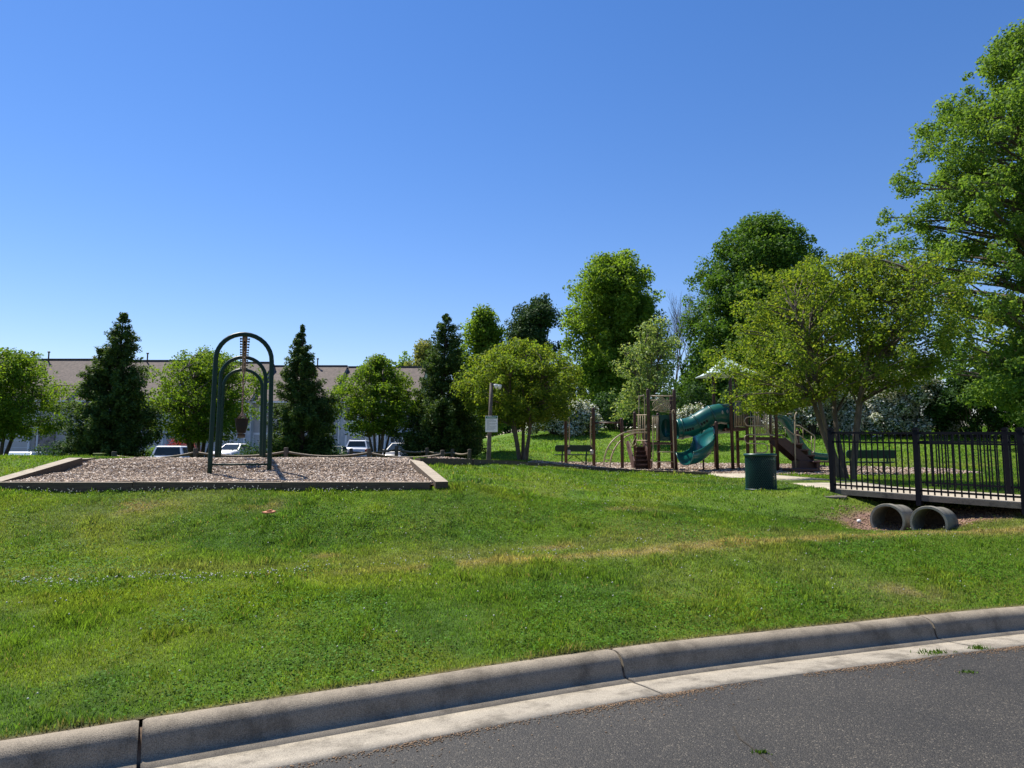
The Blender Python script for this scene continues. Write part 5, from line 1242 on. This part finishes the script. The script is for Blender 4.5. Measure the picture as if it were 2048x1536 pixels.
for (a_, b_, tp2, dd, lab) in ((1880, 2110, 690, 52, 'behind the huge tree at the right'), (2060, 2330, 690, 52, 'at the right edge of the picture')):
    shrub('far dark green thicket '+lab, a_, b_, tp2, dd, 12000, 0, nm='thicket', group='far thickets', ls=.24, zb=2.6)
for (px, top, l, r, dd, lab, mt) in ((806, 706, 788, 828, 95, 'small far green tree beyond the end of the townhouse roof', L_BRIGHT), (842, 690, 815, 880, 85, 'olive far tree just left of the dense conifer', L_OLIVE)):
    b = gz(px, 62); b = Vector(((px-1024)/F*dd, dd, 1.2))
    mktree('far_tree', lab, 'tree', b, pr(b, dd, [(880, l, r), (800, l-6, r+6), (740, l, r), (top+8, l+10, r-10), (top, px-6, px+6)], px), 90, 9000, .3, mt, M_BARK, .25, 1.0, group='far trees beyond the houses')

# ------------------------------------------------------------ overhead cables
mb = MB()
for (ya, yb, dz, lab) in ((527, 478, 0, 'upper overhead cable in the sky between the round tree and the huge tree'), (536, 486, 0, 'lower overhead cable in the sky between the round tree and the huge tree')):
    a_, b_ = P(1640, ya+6, 75), P(1800, yb, 70); dv = (b_-a_)
    mb = MB(); pts = [a_+dv*f+Vector((0, 0, .5*(f-.5)**2)) for f in np.linspace(-1.5, 4, 24)]; mb.tube(pts, .034, 5)
    tag(mb.build('overhead_cable', M_BLACK), lab, 'cable', 'overhead cables')

# ------------------------------------------------------------ turf: blades, clover, blossom
def blades(n, xr, yr, hgt, wdt, dens_fn, seed=0, lean=.5):
    x = RG.uniform(*xr, n); y = RG.uniform(*yr, n)
    k = (np.abs(x) < .80*y+1.0) & (RG.random(n) < cover(x, y)*dens_fn(x, y)); x, y = x[k], y[k]; n = len(x)
    z = H(x, y); c = grasscol(x, y)*(.6+.85*RG.random(n)**1.3)[:, None]
    dry = RG.random(n) < .03; c[dry] = np.array([.32, .27, .12])
    tall = 1+1.5*sstep(.60, .78, fbm(x, y, .35, 71))
    pat = sstep(.45, .7, fbm(x, y, .9, 73))
    h = hgt*(.45+.9*RG.random(n))*tall*(.75+.4*pat)*(.55+.9*fbm(x, y, .12, 93)); w_ = wdt*(.7+.6*RG.random(n))
    a = RG.random(n)*2*PI; la = RG.random(n)*2*PI; le = h*lean*(.3+RG.random(n))
    ux, uy = np.cos(a)*w_/2, np.sin(a)*w_/2; dx, dy = np.cos(la)*le, np.sin(la)*le
    V = np.stack([np.stack([x-ux, y-uy, z-.005], -1), np.stack([x+ux, y+uy, z-.005], -1), np.stack([x+dx*.45+ux*.7, y+dy*.45+uy*.7, z+h*.62], -1), np.stack([x+dx, y+dy, z+h], -1)], 1).reshape(-1, 3)
    return V, np.arange(n)[:, None]*4+np.arange(4), np.repeat(c, 4, 0)
parts = [blades(330000, (-5, 6.5), (2.6, 6.5), .026, .0055, lambda x, y: 1), blades(520000, (-9, 9.5), (5.5, 10.6), .026, .0095, lambda x, y: sstep(5.5, 7, y)),
         blades(230000, (-14, 16), (10.2, 20), .028, .019, lambda x, y: 1), blades(110000, (-6, 26), (20, 34), .04, .04, lambda x, y: 1), blades(60000, (-4, 36), (34, 45), .055, .07, lambda x, y: 1)]
V = np.concatenate([p[0] for p in parts]); offs = np.cumsum([0]+[len(p[0]) for p in parts[:-1]]); Fq = np.concatenate([p[1]+o for p, o in zip(parts, offs)]); Cc = np.concatenate([p[2] for p in parts])
tag(npmesh('grass', V, Fq, M_BLADE, cols=Cc), 'mown green lawn grass with yellowish and dark patches', 'grass', kind='stuff')
n = 2200; x = RG.normal(6.3, 1.0, n); y = RG.normal(10.6, .5, n); cul_ = np.exp(-(((x-6.35)/1.6)**2+((y-10.6)/.75)**2)); k = (cul_ > .3); x, y = x[k], y[k]
V, Fq2 = flakes(len(x), x, y, H(x, y)+.006, .02, .015, .01, .6)
tag(npmesh('soil_clods', V, Fq2, simple('clay_clod', (.24, .165, .09), .95, var=.45, scale=9)), 'loose clods and pebbles on the bare clay round the culvert pipes', 'soil', kind='stuff')
# clover leaves: flat leaflets in patches
n = 420000; x = RG.uniform(-9, 9, n); y = RG.uniform(2.6, 10.4, n)
pm = .5*sstep(.46, .74, fbm(x, y, 1.0, 81)+.16*np.exp(-((y-Yc(x)-.5)/.5)**2)+.10*np.exp(-((y-shoulder(x)-1.7)/.6)**2))
k = (np.abs(x) < .8*y+1) & (RG.random(n) < cover(x, y)*pm*(1.15-.07*y)); x, y = x[k], y[k]; n = len(x); z = H(x, y)+.02+.035*RG.random(n)
s_ = (.005+.004*RG.random(n))*(1+.06*y); a = RG.random(n)*2*PI; tx = (RG.random(n)-.5)*.9; ty = (RG.random(n)-.5)*.9
VV = []
for q in range(4):
    ang = a+q*PI/2; px_, py_ = np.cos(ang)*s_, np.sin(ang)*s_; VV.append(np.stack([x+px_, y+py_, z+px_*tx+py_*ty], -1))
V = np.stack(VV, 1).reshape(-1, 3); cc = np.array([.062, .145, .014])*(.7+1.0*RG.random(n))[:, None]
tag(npmesh('clover', V, np.arange(n)[:, None]*4+np.arange(4), M_BLADE, cols=np.repeat(cc, 4, 0)), 'patches of small round clover leaves in the lawn', 'clover', kind='stuff')
# clover flower heads
fx, fy = [], []
for _ in range(150): u = rnd.random(); x_ = -4.6+u*2.6; fx.append(x_); fy.append(float(shoulder(x_))-.05+rnd.gauss(0, .10)+.08*math.sin(x_*5))
for _ in range(60): x_ = rnd.uniform(-2.2, 1.6); fx.append(x_); fy.append(float(shoulder(x_))+.12+rnd.gauss(0, .12))
for _ in range(330): fx.append(rnd.uniform(-7, 7)); fy.append(rnd.uniform(2.9, 10.2))
for _ in range(160): fx.append(rnd.uniform(-7.5, -1.5)); fy.append(10.05+rnd.gauss(0, .06))
for _ in range(350): fx.append(rnd.uniform(-1, 6)); fy.append(rnd.uniform(10, 19))
fx = np.array(fx); fy = np.array(fy); k = cover(fx, fy) > .5; fx, fy = fx[k], fy[k]; fz = H(fx, fy)+.05+RG.random(len(fx))*.02
oct_ = np.array([(1, 0, 0), (-1, 0, 0), (0, 1, 0), (0, -1, 0), (0, 0, 1), (0, 0, -1)], float); ofc = np.array([(0, 2, 4), (2, 1, 4), (1, 3, 4), (3, 0, 4), (2, 0, 5), (1, 2, 5), (3, 1, 5), (0, 3, 5)])
rs = (.0065+.0035*RG.random(len(fx)))[:, None, None]
V = (np.stack([fx, fy, fz], -1)[:, None]+oct_[None]*rs).reshape(-1, 3); Fq = (np.arange(len(fx))[:, None, None]*6+ofc[None]).reshape(-1, 3)
tag(npmesh('clover_flowers', V, Fq, simple('clover_white', (.42, .43, .36), .8), fcount=3), 'tiny white clover flower heads dotted over the lawn', 'flowers', kind='stuff')
# weeds in the kerb joint and along the gutter
def tuft(label, c, n, h, sp=.06):
    x = RG.normal(c[0], sp, n); y = RG.normal(c[1], sp*.5, n); z = np.full(n, c[2]); a = RG.random(n)*2*PI; le = RG.random(n)*h*.8; hh_ = h*(.4+.8*RG.random(n)); u = RG.random(n)*2*PI; w_ = .0045
    V = np.stack([np.stack([x-np.cos(u)*w_, y-np.sin(u)*w_, z], -1), np.stack([x+np.cos(u)*w_, y+np.sin(u)*w_, z], -1), np.stack([x+np.cos(a)*le*.5+np.cos(u)*w_*.7, y+np.sin(a)*le*.5+np.sin(u)*w_*.7, z+hh_*.65], -1), np.stack([x+np.cos(a)*le, y+np.sin(a)*le, z+hh_], -1)], 1).reshape(-1, 3)
    cc = np.array([.07, .13, .02])*(.6+.8*RG.random(n))[:, None]
    tag(npmesh('weeds', V, np.arange(n)[:, None]*4+np.arange(4), M_BLADE, cols=np.repeat(cc, 4, 0)), label, 'weed', kind='stuff')
def gp0(px, py, z):
    a = (px-1024)/F; b_ = (768-py)/F; yy_ = math.cos(PITCH)-b_*math.sin(PITCH); zz_ = math.sin(PITCH)+b_*math.cos(PITCH); k = (z-EYE)/zz_; return (a*k, yy_*k, z)
tuft('green grass tuft at the gutter edge below the right kerb joint', gp0(1870, 1306, .03), 110, .026, .07)
tuft('green grass tuft at the gutter edge, rightmost of the tufts', gp0(1960, 1298, .03), 80, .034, .04)
tuft('small grass tuft at the gutter edge, leftmost on the right side', gp0(1760, 1328, .03), 0+60, .03, .04) if False else None
tuft('lone little weed growing out of the asphalt at the right', gp0(1940, 1345, .037), 40, .02, .03)
tuft('lone little weed in the asphalt crack at the bottom', gp0(1523, 1506, .037), 40, .02, .02)
# crack in the asphalt
ck = [gp0(*q, .0395) for q in ((1466, 1452, ), (1480, 1478), (1500, 1492), (1520, 1508), (1540, 1525), (1560, 1560))]
mb = MB(); vs = []
for i, p in enumerate(ck): vs += [(p[0]-.004, p[1], p[2]), (p[0]+.006, p[1]+.004, p[2])]
mb.add(vs, [(2*i, 2*i+1, 2*i+3, 2*i+2) for i in range(len(ck)-1)]); o = mb.build('road_crack', simple('crack_dirt', (.03, .024, .017), .95)); o['kind'] = 'structure'
# small odds and ends on the grass
p = P(538, 1033, 9.2); p.z = Hs(p.x, p.y)+.06
mb = MB(); mb.prism([(-.09, -.02), (-.03, -.05), (.06, -.04), (.09, .0), (.05, .035), (-.04, .04)], (0, 0, 0), (1, 0, .05), (0, 1, .2), .018); mb.prism([(-.04, -.02), (.02, -.02), (.03, .02), (-.02, .025)], (.01, 0, .022), (1, 0, .2), (0, 1, .1), .012)
o = mb.build('bark_piece', simple('orange_bark', (.42, .14, .05), .7, var=.2)); o.location = p; tag(o, 'flat orange-brown scrap lying alone on the lawn', 'scrap')
for lab, px, py in (('small white stone in the grass left of the culvert pipes', 1718, 1040),):
    p = P(px, py, 10.6); p.z = Hs(p.x, p.y)+.02; mb = MB(); mb.lathe([(.015, -.02), (.035, 0), (.03, .02), (.01, .032)], (0, 0, 0), 8); o = mb.build('stone', M_WHITE); o.location = p; tag(o, lab, 'stone')
